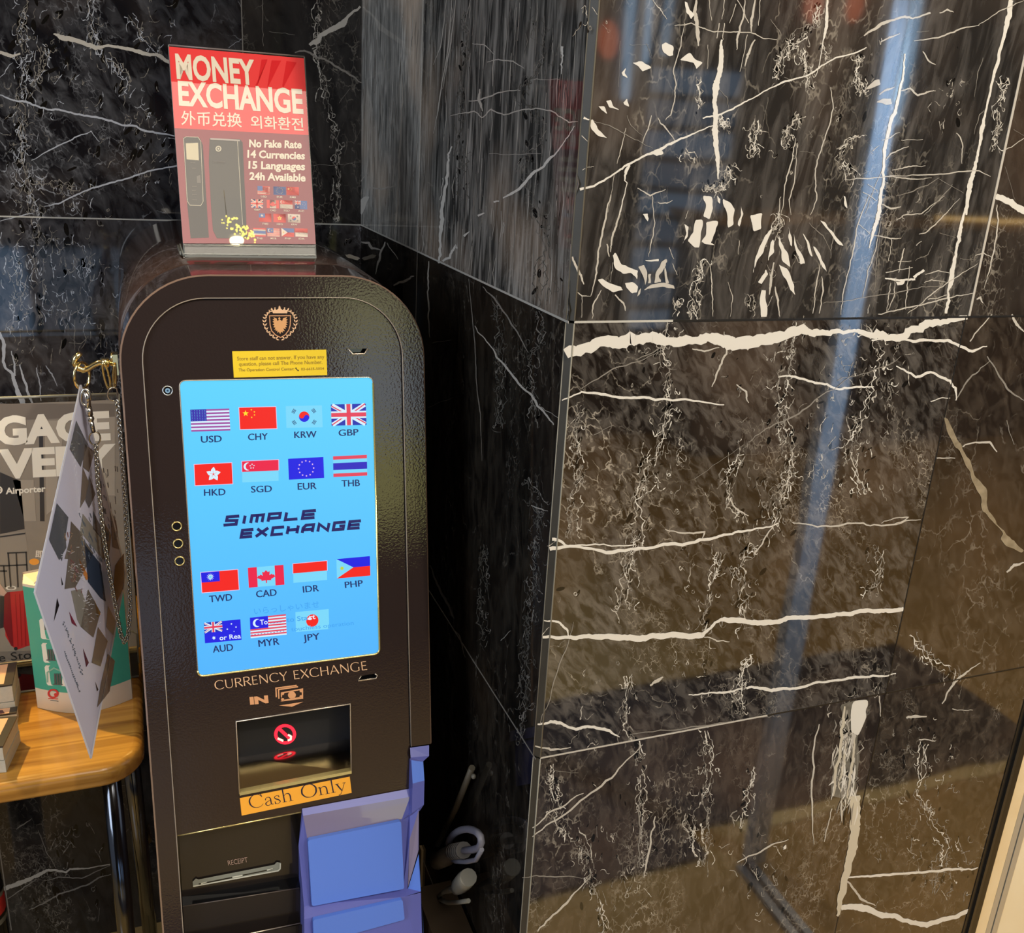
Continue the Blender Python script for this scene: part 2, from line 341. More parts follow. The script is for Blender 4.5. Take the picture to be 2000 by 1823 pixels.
# ---- back wall
M_BU = marble('marble_back_upper', lin(0.006, 0.006, 0.008), lin(0.105, 0.107, 0.118), 28, 1.8, 46, 0.8, 3.1, webcol=(0.30, 0.31, 0.34, 1), ior=1.5, contrast=(0.40, 0.80))
M_BR = marble('marble_back_plain', lin(0.012, 0.011, 0.011), lin(0.050, 0.046, 0.043), 10, 2.5, 34, 0.45, 7.7, ior=1.5)
M_BL = marble('marble_back_lower', lin(0.010, 0.010, 0.013), lin(0.120, 0.120, 0.130), 8, 1.6, 52, 0.8, 11.3, fine=0.8, webcol=(0.30, 0.31, 0.35, 1), ior=1.5, contrast=(0.38, 0.78))
XJ = P_BACK.at(473, 60).x
wb = MB(); wb.box((-3.6, YB+0.001, FZ), (XC, YB+0.14, 3.0), M_BR)
def xz(x0, z0, x1, z1, y, m, mb): mb.face([(x0, y, z0), (x1, y, z0), (x1, y, z1), (x0, y, z1)], m)
xz(-3.6, ZS1, XJ, 3.0, YB, M_BU, wb); xz(XJ, ZS1, XC, 3.0, YB, M_BR, wb)
xz(-3.6, ZS2, XC, ZS1, YB, M_BL, wb); xz(-3.6, FZ, XC, ZS2, YB, M_BR, wb)
ab = Art(wb, P_BACK)
B1, B2, B3 = (0, 0, .36), (0, 430, .203), (0, 1500, .177)
veins(ab, B1, [(12, [(0, 285, 20), (60, 305, 18), (110, 290, 10)]), (12, [(290, 185, 6), (340, 205, 30), (430, 225, 24), (520, 262, 22), (570, 250, 12), (640, 255, 16), (720, 270, 18), (780, 290, 22), (850, 295, 18), (900, 330, 18), (960, 355, 14)])], V_MID)
veins(ab, B1, [(10, [(0, 515), (100, 550), (180, 570), (260, 595), (340, 600), (430, 620), (540, 640), (640, 670), (740, 685), (840, 720), (1000, 750)]),
  (8, [(240, 1120), (340, 1095), (420, 1055), (500, 1020), (640, 980), (800, 930), (960, 900), (1100, 860)]), (7, [(170, 870), (300, 800), (420, 740), (500, 710)]), (7, [(490, 710), (540, 770)]),
  (6, [(0, 1200), (120, 1170), (180, 1160)]), (9, [(545, 585), (560, 555)]), (4, [(1240, 260), (1310, 210)]), (5, [(0, 420), (40, 370), (70, 340)])], V_COOL)
veins(ab, B1, [(20, [(1680, 245, 16), (1720, 225, 30), (1740, 190, 20), (1800, 160, 30), (1860, 130, 34), (1880, 100, 18), (1920, 60, 12), (1955, 35, 12)])], V_MID)
veins(ab, B1, [(10, [(1600, 285), (1650, 275), (1710, 310), (1760, 320), (1820, 360), (1890, 400), (1965, 450)]), (4, [(1840, 560), (1900, 480)]), (4, [(1700, 900), (1955, 880)]), (5, [(1425, 0), (1430, 250)]), (4, [(1460, 170), (1600, 190)])], V_LO)
GR = [V_COOL, V_LO, V_LO, V_COOL]
chain(ab, B1, [(1720, 0), (1720, 120), (1735, 300), (1760, 450), (1790, 600), (1840, 780), (1830, 950), (1820, 1080), (1825, 1220)], 22, 0.45, 4, 1.5, [V_LO, V_LO, V_MID])
chain(ab, B1, [(150, 0), (120, 150), (150, 300), (120, 480), (140, 620), (110, 740), (120, 900), (160, 1000), (200, 1160)], 56, 0.9, 6, 1.35, GR)
chain(ab, B1, [(480, 0), (500, 180), (560, 300), (700, 420), (680, 520)], 60, 0.5, 7, 1.4, GR); chain(ab, B1, [(260, 270), (230, 360), (170, 480)], 40, 0.6, 6, 1.5, GR)
chain(ab, B1, [(180, 960), (300, 1010), (480, 1000)], 60, 0.5, 6, 1.2, GR); chain(ab, B1, [(700, 80), (760, 200), (860, 260)], 60, 0.4, 7, 1.3, GR)
scatter(ab, 0, 0, 345, 425, 330, 7, 1.2, [V_LO, V_LO, V_COOL], 1.3, 0.5)
scatter(ab, 0, 436, 232, 640, 560, 7.5, 1.25, GR, 1.7); scatter(ab, 0, 600, 232, 780, 120, 7, 1.3, [V_LO], 1.7); scatter(ab, 620, 452, 704, 540, 24, 5, 1.3, [V_LO])
veins(ab, B2, [(30, [(0, 1080, 20), (40, 1200, 36), (30, 1350, 24), (50, 1420, 22), (120, 1480, 26), (140, 1560, 34), (170, 1660, 44), (220, 1760, 48), (240, 1820, 40)]), (16, [(110, 1260, 10), (140, 1400, 18), (145, 1500, 18)]), (20, [(190, 1390, 12), (240, 1560, 22), (280, 1690, 22), (320, 1790, 16)]), (14, [(350, 1420, 7), (390, 1600, 14), (395, 1740, 8)]), (13, [(440, 1400), (500, 1480), (550, 1600)])], V_COOL)
veins(ab, B2, [(8, [(720, 960), (715, 1100), (720, 1250)]), (7, [(660, 1180), (780, 1190), (850, 1120)]), (8, [(410, 580), (415, 700), (440, 800)])], V_LO)
veins(ab, B3, [(30, [(40, 1335, 50), (150, 1300, 46), (250, 1260, 44), (350, 1220, 34), (450, 1170, 38), (540, 1130, 28), (640, 1140, 24), (730, 1155, 22), (770, 1120, 18), (870, 1115, 20), (1000, 1105, 13), (1240, 1060, 14)])], V_MID)
veins(ab, B3, [(13, [(80, 1450), (300, 1300), (400, 1230)]), (15, [(320, 1570), (480, 1500), (640, 1400), (800, 1350), (950, 1300), (1100, 1210), (1240, 1175)]), (10, [(480, 1250), (640, 1210), (900, 1220), (1050, 1150), (1240, 1070)]), (9, [(420, 690), (520, 950), (620, 1110)]), (14, [(180, 680), (230, 640), (350, 560)]), (8, [(1100, 1550), (1080, 1700)])], V_LO)
scatter(ab, 0, 1600, 230, 1823, 90, 6, 1.2, [V_LO])
blobs(ab, (640, 0, .3621), [[(85, 1370), (130, 1375), (175, 1393), (162, 1405), (110, 1392)]], V_HI)
ab.crop(0, 0, 1); zl = lambda z, x0, x1, wd_, m, mb, y: mb.box((x0, y-0.0004, z-wd_/2), (x1, y+0.0002, z+wd_/2), m)
zl(ZS1, -3.6, XC, 0.0022, JOINT_LT, wb, YB); zl(ZS2, -3.6, XC, 0.0018, JOINT_DK, wb, YB); zl(0.4065, -3.6, XC, 0.0018, JOINT_DK, wb, YB)
wb.box((XJ-0.0008, YB-0.0004, ZS1), (XJ+0.0008, YB, 3.0), V_LO)
xq = P_BACK.at(8, 1720).x; wb.box((xq-0.001, YB-0.0004, 0), (xq+0.001, YB, ZS2), V_LO)
tag(wb.build('wall_back'), kind='structure')
# ---- return wall of the pillar
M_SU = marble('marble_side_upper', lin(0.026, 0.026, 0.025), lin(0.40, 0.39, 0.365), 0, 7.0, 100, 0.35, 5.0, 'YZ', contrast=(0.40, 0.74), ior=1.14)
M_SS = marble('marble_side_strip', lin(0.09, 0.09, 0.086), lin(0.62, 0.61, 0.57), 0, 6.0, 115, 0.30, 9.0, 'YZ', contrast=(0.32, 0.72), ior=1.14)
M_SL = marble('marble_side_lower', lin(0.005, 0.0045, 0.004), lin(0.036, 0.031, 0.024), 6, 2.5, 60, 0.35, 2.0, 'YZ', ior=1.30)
YJ = P_SIDE.at(821, 245).y
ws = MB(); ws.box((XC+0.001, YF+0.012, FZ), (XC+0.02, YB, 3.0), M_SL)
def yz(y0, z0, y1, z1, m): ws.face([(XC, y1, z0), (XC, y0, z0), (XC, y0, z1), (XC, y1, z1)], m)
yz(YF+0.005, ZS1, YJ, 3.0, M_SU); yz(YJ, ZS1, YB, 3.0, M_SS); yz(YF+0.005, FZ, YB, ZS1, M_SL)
as_ = Art(ws, P_SIDE)
S1, S2, S3 = (640, 0, .3621), (820, 440, .3072), (820, 900, .329)
veins(as_, S1, [(6, [(670, 0), (650, 250), (600, 560), (570, 720)]), (6, [(690, 0), (660, 260), (620, 480)]), (5, [(640, 0), (610, 250), (570, 350)]), (5, [(770, 0), (740, 120)]), (4, [(1020, 40), (1000, 300)]), (4, [(1180, 500), (1160, 760)])], V_MID, 0.02)
veins(as_, S1, [(16, [(670, 790, 6), (650, 850, 9), (640, 960, 15), (625, 1080, 17), (615, 1200, 22), (605, 1300, 13), (600, 1420, 11)]), (7, [(620, 960), (605, 1080)]), (14, [(620, 1410, 10), (660, 1390, 12), (690, 1325, 10), (700, 1340, 6)]),
  (13, [(735, 1275, 12), (765, 1250, 4)]), (13, [(810, 1165, 10), (845, 1150, 6)]), (12, [(895, 1090, 10), (925, 1085, 5)]), (12, [(945, 1070, 5), (1000, 1040, 13), (1060, 990, 15), (1100, 940, 15), (1140, 915, 10), (1185, 870, 17), (1220, 840, 8), (1280, 760, 5), (1330, 680, 4)]), (14, [(1265, 250, 14), (1265, 330, 8), (1260, 400, 3)])], V_HI, 0.06)
veins(as_, S1, [(6, [(660, 625), (790, 600), (830, 635), (880, 590), (950, 620), (1060, 590), (1160, 590), (1230, 610), (1300, 660), (1350, 655)]), (7, [(760, 545), (840, 530), (920, 500), (1040, 490)]), (6, [(860, 335), (920, 320), (1000, 330), (1060, 370)]), (6, [(780, 235), (840, 240), (900, 295)]), (14, [(820, 480), (825, 560), (835, 600)]), (10, [(950, 1200), (945, 1260)]), (5, [(1110, 430), (1250, 430)]), (4, [(870, 830), (1150, 830)])], V_MID)
veins(as_, S1, [(10, [(400, 400), (390, 800), (380, 980), (370, 1180), (360, 1300)]), (9, [(215, 1010), (290, 1020), (370, 1000)]), (10, [(175, 980), (220, 930)]), (10, [(310, 1305), (290, 1350), (270, 1420), (258, 1480)]), (12, [(180, 1305), (220, 1310), (240, 1340), (290, 1350)]), (8, [(320, 1310), (380, 1400)]), (14, [(355, 1540), (420, 1515), (465, 1490)]), (8, [(545, 1410), (540, 1500), (545, 1650), (550, 1820)])], V_MID)
blobs(as_, S1, [[(175, 1080), (200, 1060), (225, 1060), (205, 1110), (185, 1160), (173, 1150)]], V_HI)
for k in range(240):                                          # hair-fine upright fibres of the upper slabs
    x = R_.uniform(705, 1130); y = R_.uniform(-10, 600); top = 445+(x-703)*0.463
    if y > top-30: continue
    as_.crop(0, 0, 1); l = min(R_.uniform(20, 120), top-6-y); as_.stroke([(x, y, .6), (x+R_.gauss(0, 2)-0.02*l, y+l*.5, R_.uniform(.8, 1.8)), (x-0.05*l, y+l, .5)], 1, R_.choice([V_LO, V_LO, V_MID]), 0.0002)
veins(as_, S2, [(5, [(310, 340), (330, 550), (350, 750), (360, 1000), (385, 1200), (395, 1500)])], V_LO, 0.02)
veins(as_, S2, [(10, [(350, 640, 4), (450, 770, 6), (500, 850, 10), (560, 920, 12), (640, 1020, 12), (710, 1080, 13), (740, 1130, 15), (790, 1190, 11), (850, 1270, 7)]), (6, [(770, 1155), (880, 1225)])], V_MID)
veins(as_, S2, [(9, [(400, 390), (460, 450), (540, 560), (620, 680), (690, 810)]), (5, [(50, 1160), (210, 1095)]), (5, [(80, 750), (200, 730)])], V_LO)
V_DIM = mat('vein_dim', lin(0.085, 0.08, 0.07), 0.06, ior=1.3); DK = [V_DIM, V_DIM, V_DIM, V_LO]
chain(as_, S2, [(470, 450), (500, 600), (500, 800), (500, 1000), (500, 1300)], 30, 0.55, 4, 1.2, DK, 1.8); chain(as_, S2, [(750, 550), (780, 700), (690, 850), (690, 960), (730, 1080), (730, 1240)], 34, 0.6, 4, 1.3, DK, 1.8)
chain(as_, S3, [(385, 500), (390, 700), (375, 900), (390, 1060)], 26, 0.6, 4, 1.2, DK, 1.6); chain(as_, S3, [(640, 100), (710, 260), (690, 450), (700, 620), (660, 880), (640, 1060), (620, 1200), (610, 1420), (600, 1640)], 44, 0.7, 4.5, 1.3, DK, 1.6)
chain(as_, S1, [(1130, 100), (1170, 300), (1060, 500), (1180, 700), (1050, 900), (1180, 1300), (1150, 1600)], 60, 0.35, 5, 1.2, DK, 2.2); chain(as_, S1, [(720, 60), (740, 250), (720, 500), (720, 800), (730, 1100)], 30, 0.4, 4, 1.1, DK, 2.4)
veins(as_, S3, [(12, [(60, 620), (120, 770), (190, 910), (205, 940)]), (9, [(210, 1010), (240, 1060), (270, 1170)])], V_LO)
veins(as_, S3, [(6, [(660, 265), (710, 285), (760, 300)]), (5, [(480, 1070), (540, 1010)])], V_MID)
ws.box((XC-0.0004, YF, ZS1-0.0011), (XC, YB, ZS1+0.0011), JOINT_LT); ws.box((XC-0.0004, YF, ZS2-0.0009), (XC, YB, ZS2+0.0009), V_LO); ws.box((XC-0.0004, YF, .4056), (XC, YB, .4074), V_LO)
ws.box((XC-0.0004, YJ-0.0016, ZS1), (XC, YJ+0.0012, 3.0), JOINT_LT); ws.box((XC-0.0003, YJ-0.0008, ZS2), (XC, YJ+0.0008, ZS1), V_LO)
tag(ws.build('wall_side'), kind='structure')
# ---- front face of the pillar
M_FU = marble('marble_front_upper', lin(0.016, 0.015, 0.0145), lin(0.092, 0.085, 0.080), -6, 4.5, 75, 0.6, 1.0, contrast=(0.42, 0.66), ior=1.72)
M_FUR = marble('marble_front_upper_right', lin(0.018, 0.014, 0.012), lin(0.072, 0.060, 0.050), 14, 2.2, 50, 0.5, 6.0, ior=1.72)
M_FM = marble('marble_front_middle', lin(0.008, 0.0065, 0.006), lin(0.102, 0.092, 0.083), 38, 2.4, 105, 0.75, 4.0, fine=1.25, contrast=(0.41, 0.64), ior=1.72)
M_FMR = marble('marble_front_middle_right', lin(0.014, 0.010, 0.008), lin(0.062, 0.049, 0.038), 30, 2.0, 60, 0.35, 14.0, fine=0.8, contrast=(0.40, 0.68), ior=1.72)
M_FL = marble('marble_front_lower', lin(0.012, 0.009, 0.008), lin(0.070, 0.057, 0.047), 8, 2.4, 90, 0.6, 8.0, fine=1.1, contrast=(0.40, 0.66), ior=1.72)
M_FLR = marble('marble_front_lower_right', lin(0.016, 0.012, 0.009), lin(0.068, 0.054, 0.041), 24, 1.5, 85, 0.6, 16.0, fine=1.2, contrast=(0.40, 0.66), ior=1.72)
XJU = P_FRONT.at(1894, 612).x; XJM = P_FRONT.at(1765, 1190).x
wf = MB(); wf.box((XC+0.012, YF+0.001, FZ), (XE, YF+0.02, 3.0), M_FM); X0 = XC+0.0055
wf.box((XC+0.02, YF+0.02, FZ), (XE-0.004, YB+0.1, 3.0), mat('core', lin(0.03, 0.03, 0.03), 0.8))
xz(X0, ZS1, XJU, 3.0, YF, M_FU, wf); xz(XJU, ZS1, XE, 3.0, YF, M_FUR, wf)
xz(X0, ZS2, XJM, ZS1, YF, M_FM, wf); xz(XJM, ZS2, XE, ZS1, YF, M_FMR, wf)
xz(X0, FZ, XJM, ZS2, YF, M_FL, wf); xz(XJM, FZ, XE, ZS2, YF, M_FLR, wf)
af = Art(wf, P_FRONT)
Z2, Z3, Z4, Z5, Z6, Z7 = (1050, 0, .25), (1500, 0, .25), (1100, 380, .225), (1500, 380, .25), (1040, 600, .48), (1000, 1000, .5)
veins(af, Z2, [(30, [(1440, 310, 14), (1435, 400, 34), (1425, 560, 38), (1400, 640, 50), (1390, 720, 42), (1380, 800, 32), (1390, 900, 36), (1385, 1000, 36), (1395, 1100, 38), (1405, 1250, 34), (1410, 1330, 18), (1410, 1400, 8)]),
  (14, [(330, 1480, 20), (440, 1455, 16), (640, 1330, 14), (720, 1280, 16), (840, 1215, 14), (930, 1185, 26), (1040, 1125, 20), (1150, 1075, 14), (1300, 1010, 8), (1380, 975, 6)]), (12, [(1290, 925, 8), (1380, 905, 12), (1530, 850, 13), (1650, 780, 9), (1840, 680, 9), (1900, 650, 13), (2000, 620, 11), (2060, 605, 9), (2160, 560, 13), (2220, 510, 9), (2330, 450, 11), (2490, 410, 10), (2570, 370, 7)]),
  (14, [(360, 920, 18), (400, 935, 10), (440, 945, 5)]), (16, [(720, 1290, 20), (690, 1340, 22), (680, 1410, 8), (700, 1430, 6), (660, 1600, 6), (640, 1680, 5)])], V_HI)
veins(af, Z2, [(10, [(1340, 0), (1360, 160)]), (12, [(1460, 0), (1440, 150)]), (12, [(1550, 30), (1500, 180)]), (14, [(1620, 0), (1610, 130), (1560, 300), (1555, 390)]), (20, [(1700, 0), (1670, 150), (1670, 250)]), (14, [(1560, 0), (1650, 180)]), (12, [(1740, 0), (1725, 200)]), (10, [(1640, 270), (1580, 560)]), (18, [(1700, 310), (1640, 430), (1620, 520)]), (26, [(1240, 0), (1225, 100), (1245, 170), (1255, 300), (1255, 360)]),
  (8, [(1070, 200), (1200, 180), (1290, 220), (1400, 245), (1550, 250), (1680, 260), (1760, 300), (1870, 310)]), (9, [(900, 0), (960, 70), (1010, 150)]), (8, [(1150, 180), (1120, 360), (1060, 560), (1080, 640), (1075, 750), (1040, 900), (1000, 940)]), (10, [(820, 1120), (880, 940), (890, 900)]), (12, [(940, 920), (1000, 1000), (1070, 1100)]), (8, [(690, 1000), (650, 1170), (620, 1280)]), (6, [(600, 1360), (550, 1660)]), (11, [(780, 1470), (880, 1530), (1000, 1480)]), (12, [(345, 1060), (400, 1110)]), (8, [(350, 1330), (440, 1300)]), (16, [(1420, 180), (1400, 300)]), (14, [(1460, 180), (1450, 310)]), (8, [(1330, 350), (1325, 540)])], V_MID)
veins(af, Z2, [(6, [(430, 940), (560, 980), (740, 1080), (900, 1160)]), (5, [(1420, 700), (1480, 760), (1490, 850)]), (6, [(1700, 900), (1690, 1050), (1650, 1200)]), (5, [(1800, 760), (1750, 1020)]), (6, [(700, 900), (720, 960), (820, 1060)]), (5, [(645, 320), (635, 680)]), (5, [(720, 350), (870, 350)]), (5, [(850, 340), (890, 440)])], V_LO)
blobs(af, Z2, [[(970, 350), (1000, 330), (1060, 360), (1060, 430), (1030, 440), (985, 410)], [(740, 490), (820, 480), (890, 530), (820, 560), (790, 520)], [(1110, 470), (1190, 410), (1240, 470), (1290, 490), (1240, 540), (1220, 490)], [(400, 960), (430, 930), (470, 1010), (545, 1080), (470, 1060), (420, 1010)], [(475, 830), (520, 830), (545, 890), (500, 860)], [(535, 790), (570, 780), (590, 830), (640, 860), (560, 840)], [(670, 800), (700, 770), (715, 835), (680, 820)], [(655, 570), (690, 530), (680, 570), (705, 610), (665, 590)], [(880, 1190), (950, 1160), (985, 1200), (930, 1220)], [(1150, 10), (1170, 20), (1190, 80), (1225, 110), (1200, 150), (1160, 100)]], V_HI)
veins(af, Z3, [(22, [(1070, 420, 10), (1060, 560, 14), (1030, 700, 18), (1000, 850, 22), (960, 950, 26), (930, 1080, 22), (910, 1200, 24), (905, 1400, 18), (880, 1560, 26), (860, 1680, 32), (850, 1740, 28), (830, 1800, 22), (790, 1940, 5)]), (30, [(1900, 0, 36), (1870, 160, 36), (1840, 300, 26), (1770, 560, 24), (1740, 700, 16), (1710, 830, 14), (1690, 920, 18), (1670, 1010, 32), (1655, 1130, 18), (1630, 1260, 22), (1600, 1360, 28), (1580, 1440, 42), (1570, 1500, 38), (1550, 1680, 14), (1540, 1630+480, 16)][:14]), (24, [(465, 0, 14), (460, 130, 26), (450, 230, 22), (430, 320, 8), (370, 600, 4)]), (30, [(1780, 1530, 40), (1900, 1580, 50), (2010, 1655, 50)])], V_HI)
veins(af, Z3, [(10, [(1140, 320), (1330, 295), (1520, 220), (1650, 200)]), (7, [(1640, 200), (1800, 90), (1920, 40), (2000, 0)]), (14, [(1340, 100), (1400, 75), (1450, 95)]), (12, [(1210, 400), (1250, 470), (1310, 505)]), (16, [(870, 740), (930, 700), (990, 680)]), (13, [(1040, 710), (1110, 690), (1170, 745), (1240, 720), (1310, 710)]), (10, [(890, 1095), (960, 1075), (1030, 1035)]), (9, [(1040, 1095), (1210, 1090)]), (11, [(925, 1250), (960, 1200), (1100, 1145)]), (10, [(970, 1330), (1100, 1300), (1230, 1295)]), (8, [(600, 1405), (750, 1395), (950, 1380), (1150, 1400), (1280, 1390)]), (9, [(950, 1370), (1300, 1365), (1600, 1335), (1650, 1335), (1740, 1380)]), (9, [(490, 680), (510, 850), (480, 980), (420, 1150), (370, 1320), (375, 1450), (380, 1560), (330, 1680)]), (9, [(215, 1080), (180, 1280), (130, 1450), (100, 1680)]), (8, [(235, 1130), (210, 1380), (165, 1560), (180, 1680)]), (9, [(1470, 1040), (1500, 1070), (1520, 1130), (1515, 1280)]), (12, [(740, 1500), (850, 1570)]), (10, [(780, 1440), (860, 1495)]), (8, [(900, 1310), (760, 1670)]), (18, [(750, 280, 8), (880, 190, 24), (960, 160, 16), (1070, 130, 20), (1130, 145, 10), (1270, 100, 14)]), (14, [(880, 330), (960, 290), (1030, 260)]), (13, [(1840, 1185), (2000, 1080)])], V_MID)
veins(af, Z3, [(7, [(1340, 1390), (1240, 1450), (1120, 1500), (1000, 1530)]), (8, [(1440, 1440), (1300, 1600), (1220, 1680)]), (7, [(1340, 1400), (1530, 1510)]), (6, [(1690, 860), (1650, 900), (1610, 1050)]), (6, [(1920, 1010), (2000, 1060)]), (5, [(1850, 1300), (1930, 1560)]), (5, [(250, 1185), (360, 1190)]), (6, [(20, 150), (90, 240), (100, 310)]), (7, [(1160, 250), (1260, 240)]), (6, [(1680, 450), (1640, 560), (1610, 760)])], V_LO)
blobs(af, Z3, [[(845, 800), (900, 770), (960, 770), (970, 810), (920, 820)], [(760, 700), (830, 630), (870, 620), (880, 660), (810, 690)]], V_MID)
veins(af, Z5, [(30, [(1570, 0, 14), (1540, 110, 14), (1510, 230, 20), (1490, 330, 28), (1470, 440, 18), (1450, 560, 30), (1430, 680, 42), (1405, 760, 12), (1415, 830, 22), (1390, 930, 20)]), (18, [(915, 655, 10), (1000, 668, 18), (1080, 665, 14), (1150, 662, 18)]), (20, [(1140, 650, 22), (1220, 590, 18)])], V_HI)
veins(af, Z5, [(10, [(700, 230), (800, 310)]), (10, [(830, 320), (960, 345), (1040, 345)]), (12, [(965, 350), (940, 520)]), (12, [(1065, 420), (1050, 490), (1020, 610)]), (14, [(920, 610), (1130, 570)]), (9, [(1015, 525), (1120, 520)]), (8, [(1000, 650), (985, 800), (930, 920)]), (8, [(960, 690), (940, 800), (925, 915)]), (9, [(1105, 560), (1090, 760), (1075, 900)]), (8, [(570, 940), (590, 760), (640, 560), (700, 240), (790, 0)]), (7, [(740, 800), (790, 570), (840, 440), (890, 180)]), (8, [(1090, 930), (1250, 800), (1400, 690), (1640, 540)]), (10, [(860, 935), (1060, 890), (1230, 855), (1400, 810), (1610, 770)]), (13, [(1250, 820), (1400, 785)]), (8, [(1230, 625), (1330, 595), (1420, 615)]), (8, [(1220, 690), (1280, 665), (1390, 685)]), (12, [(1160, 400), (1200, 365)]), (8, [(1180, 310), (1230, 300), (1330, 210), (1500, 30)]), (8, [(1000, 200), (1070, 160), (1200, 150), (1380, 10)]), (10, [(1790, 80), (1800, 200), (1770, 400), (1740, 560), (1690, 730)]), (8, [(1620, 480), (1680, 455), (1750, 495)]), (14, [(890, 75), (960, 110), (1040, 95)]), (12, [(780, 930), (795, 860)]), (10, [(350, 930), (380, 700), (410, 520)]), (12, [(400, 930), (430, 730), (420, 640)]), (16, [(1630, 820), (1660, 805), (1680, 850)])], V_MID)
veins(af, Z5, [(7, [(430, 850), (650, 830), (800, 795), (1100, 745), (1370, 705)]), (6, [(830, 750), (850, 500), (870, 330)]), (6, [(320, 220), (430, 320), (490, 440)]), (7, [(490, 500), (510, 330), (520, 230)]), (6, [(1340, 300), (1470, 340)]), (5, [(1150, 520), (1250, 470), (1290, 380)]), (6, [(1500, 500), (1610, 510)]), (5, [(1740, 240), (1860, 290)])], V_LO)
blobs(af, Z5, [[(80, 310), (120, 400), (160, 470), (175, 570), (110, 520), (85, 400)], [(85, 545), (150, 580), (190, 680), (215, 790), (165, 720), (120, 640)], [(200, 300), (230, 420), (290, 540), (250, 545), (215, 430)], [(160, 250), (185, 330), (185, 410), (165, 360)], [(270, 300), (320, 370), (350, 490), (310, 420)], [(350, 400), (410, 470), (460, 610), (420, 560)], [(405, 200), (450, 220), (530, 330), (590, 405), (550, 390), (480, 290)], [(590, 10), (605, 20), (620, 110), (600, 90)], [(20, 380), (40, 350), (50, 450), (10, 490), (0, 520)], [(1000, 680), (1070, 670), (1060, 700), (1010, 710)]], V_HI)
blobs(af, Z4, [[(1820, 290), (1790, 360), (1740, 500), (1680, 580), (1650, 690), (1690, 500), (1750, 360)], [(1760, 650), (1780, 690), (1720, 780), (1690, 760), (1740, 690)], [(1720, 830), (1760, 830), (1770, 1060), (1715, 1065)],
  [(1215, 10), (1290, 20), (1300, 120), (1270, 215), (1215, 190), (1240, 110)], [(1150, 220), (1210, 220), (1195, 330), (1180, 460), (1140, 460), (1080, 400), (1130, 330)], [(1240, 240), (1345, 230), (1320, 330), (1280, 420), (1320, 440), (1230, 430), (1200, 410), (1240, 350)], [(1385, 35), (1450, 70), (1490, 130), (1480, 260), (1430, 290), (1425, 180)], [(1335, 10), (1365, 40), (1360, 80), (1340, 60)], [(1620, 180), (1730, 160), (1720, 300), (1650, 320)], [(1545, 100), (1565, 170), (1530, 280), (1515, 260), (1545, 180)], [(1050, 255), (1090, 280), (1080, 370), (1035, 430), (1070, 340)],
  [(430, 530), (455, 505), (500, 600), (560, 630), (650, 660), (640, 740), (590, 680), (520, 690), (450, 640)], [(300, 740), (340, 730), (400, 770), (500, 800), (520, 830), (430, 850), (340, 790)], [(535, 770), (600, 760), (650, 800), (640, 850), (600, 860), (550, 810)], [(690, 170), (735, 165), (735, 235), (715, 210)], [(710, 570), (830, 560), (830, 580), (720, 578)]], V_HI)
blobs(af, Z4, [[(650, 630), (700, 610), (730, 680), (710, 790), (690, 700)], [(740, 690), (765, 690), (760, 770), (735, 770)], [(850, 590), (900, 560), (890, 620), (830, 700), (850, 760), (790, 770), (800, 690)], [(880, 620), (920, 770), (890, 770)], [(700, 830), (770, 780), (880, 765), (960, 790), (970, 820), (870, 800), (760, 815)], [(640, 890), (660, 830), (675, 810), (668, 860)]], V_MID)
veins(af, Z4, [(14, [(415, 0), (380, 130), (320, 430), (300, 560), (290, 680), (240, 880)]), (14, [(530, 0), (470, 230), (420, 400), (410, 500)]), (6, [(430, 590), (410, 760)]), (24, [(80, 540), (130, 660), (180, 780)]), (22, [(380, 430), (400, 540)]), (10, [(120, 850), (160, 880), (240, 885)]), (10, [(165, 880), (160, 1070)]), (12, [(330, 830), (260, 960), (250, 1080)]), (16, [(450, 870), (520, 940), (540, 1010)]), (8, [(770, 0), (790, 280), (760, 430), (740, 540)]), (9, [(1270, 600), (1290, 760), (1290, 860), (1300, 1060)]), (7, [(1430, 760), (1470, 880), (1450, 1060)]), (10, [(1060, 210), (1085, 140)]), (10, [(1890, 20), (1870, 180), (1810, 260)]), (22, [(1830, 590), (1800, 780), (1790, 870)]), (18, [(1840, 800), (1860, 900), (1880, 1060)]), (9, [(820, 70), (900, 75), (950, 50)]), (12, [(920, 460), (960, 560)]), (12, [(950, 600), (990, 700)]), (8, [(1760, 1000), (1820, 880)]), (10, [(1530, 400), (1520, 520)])], V_MID)
veins(af, Z6, [(40, [(135, 190, 40), (220, 165, 40), (320, 140, 46), (400, 125, 42), (470, 125, 38), (540, 140, 36), (640, 135, 32), (720, 125, 32), (780, 140, 54), (860, 145, 52), (960, 130, 48), (1040, 110, 36), (1120, 100, 28), (1170, 105, 22), (1250, 98, 16), (1310, 95, 12), (1360, 110, 22), (1440, 125, 28), (1520, 115, 28), (1580, 90, 28), (1660, 65, 22), (1770, 42, 16)])], V_HI, 0.10)
veins(af, Z6, [(11, [(1380, 135), (1470, 130), (1560, 140), (1690, 135), (1740, 160), (1790, 180), (1850, 160)]), (10, [(120, 380, 4), (200, 345, 7), (280, 355, 11), (400, 370, 10), (500, 378, 10), (640, 378, 8), (780, 398, 4)]), (9, [(1000, 285), (1060, 283), (1120, 300), (1180, 312), (1250, 335), (1330, 325), (1390, 325)]), (9, [(1480, 240), (1560, 285), (1620, 265), (1700, 300), (1722, 330), (1724, 380)]), (7, [(1620, 385), (1700, 370)]), (12, [(70, 985, 15), (180, 975, 9), (300, 1000, 13), (400, 985, 11), (520, 970, 12), (640, 960, 12), (720, 945, 12), (800, 925, 9), (900, 905, 7), (1000, 880, 6)]), (8, [(80, 945, 12), (150, 975, 7), (290, 965, 5), (420, 965, 4)])], V_HI)
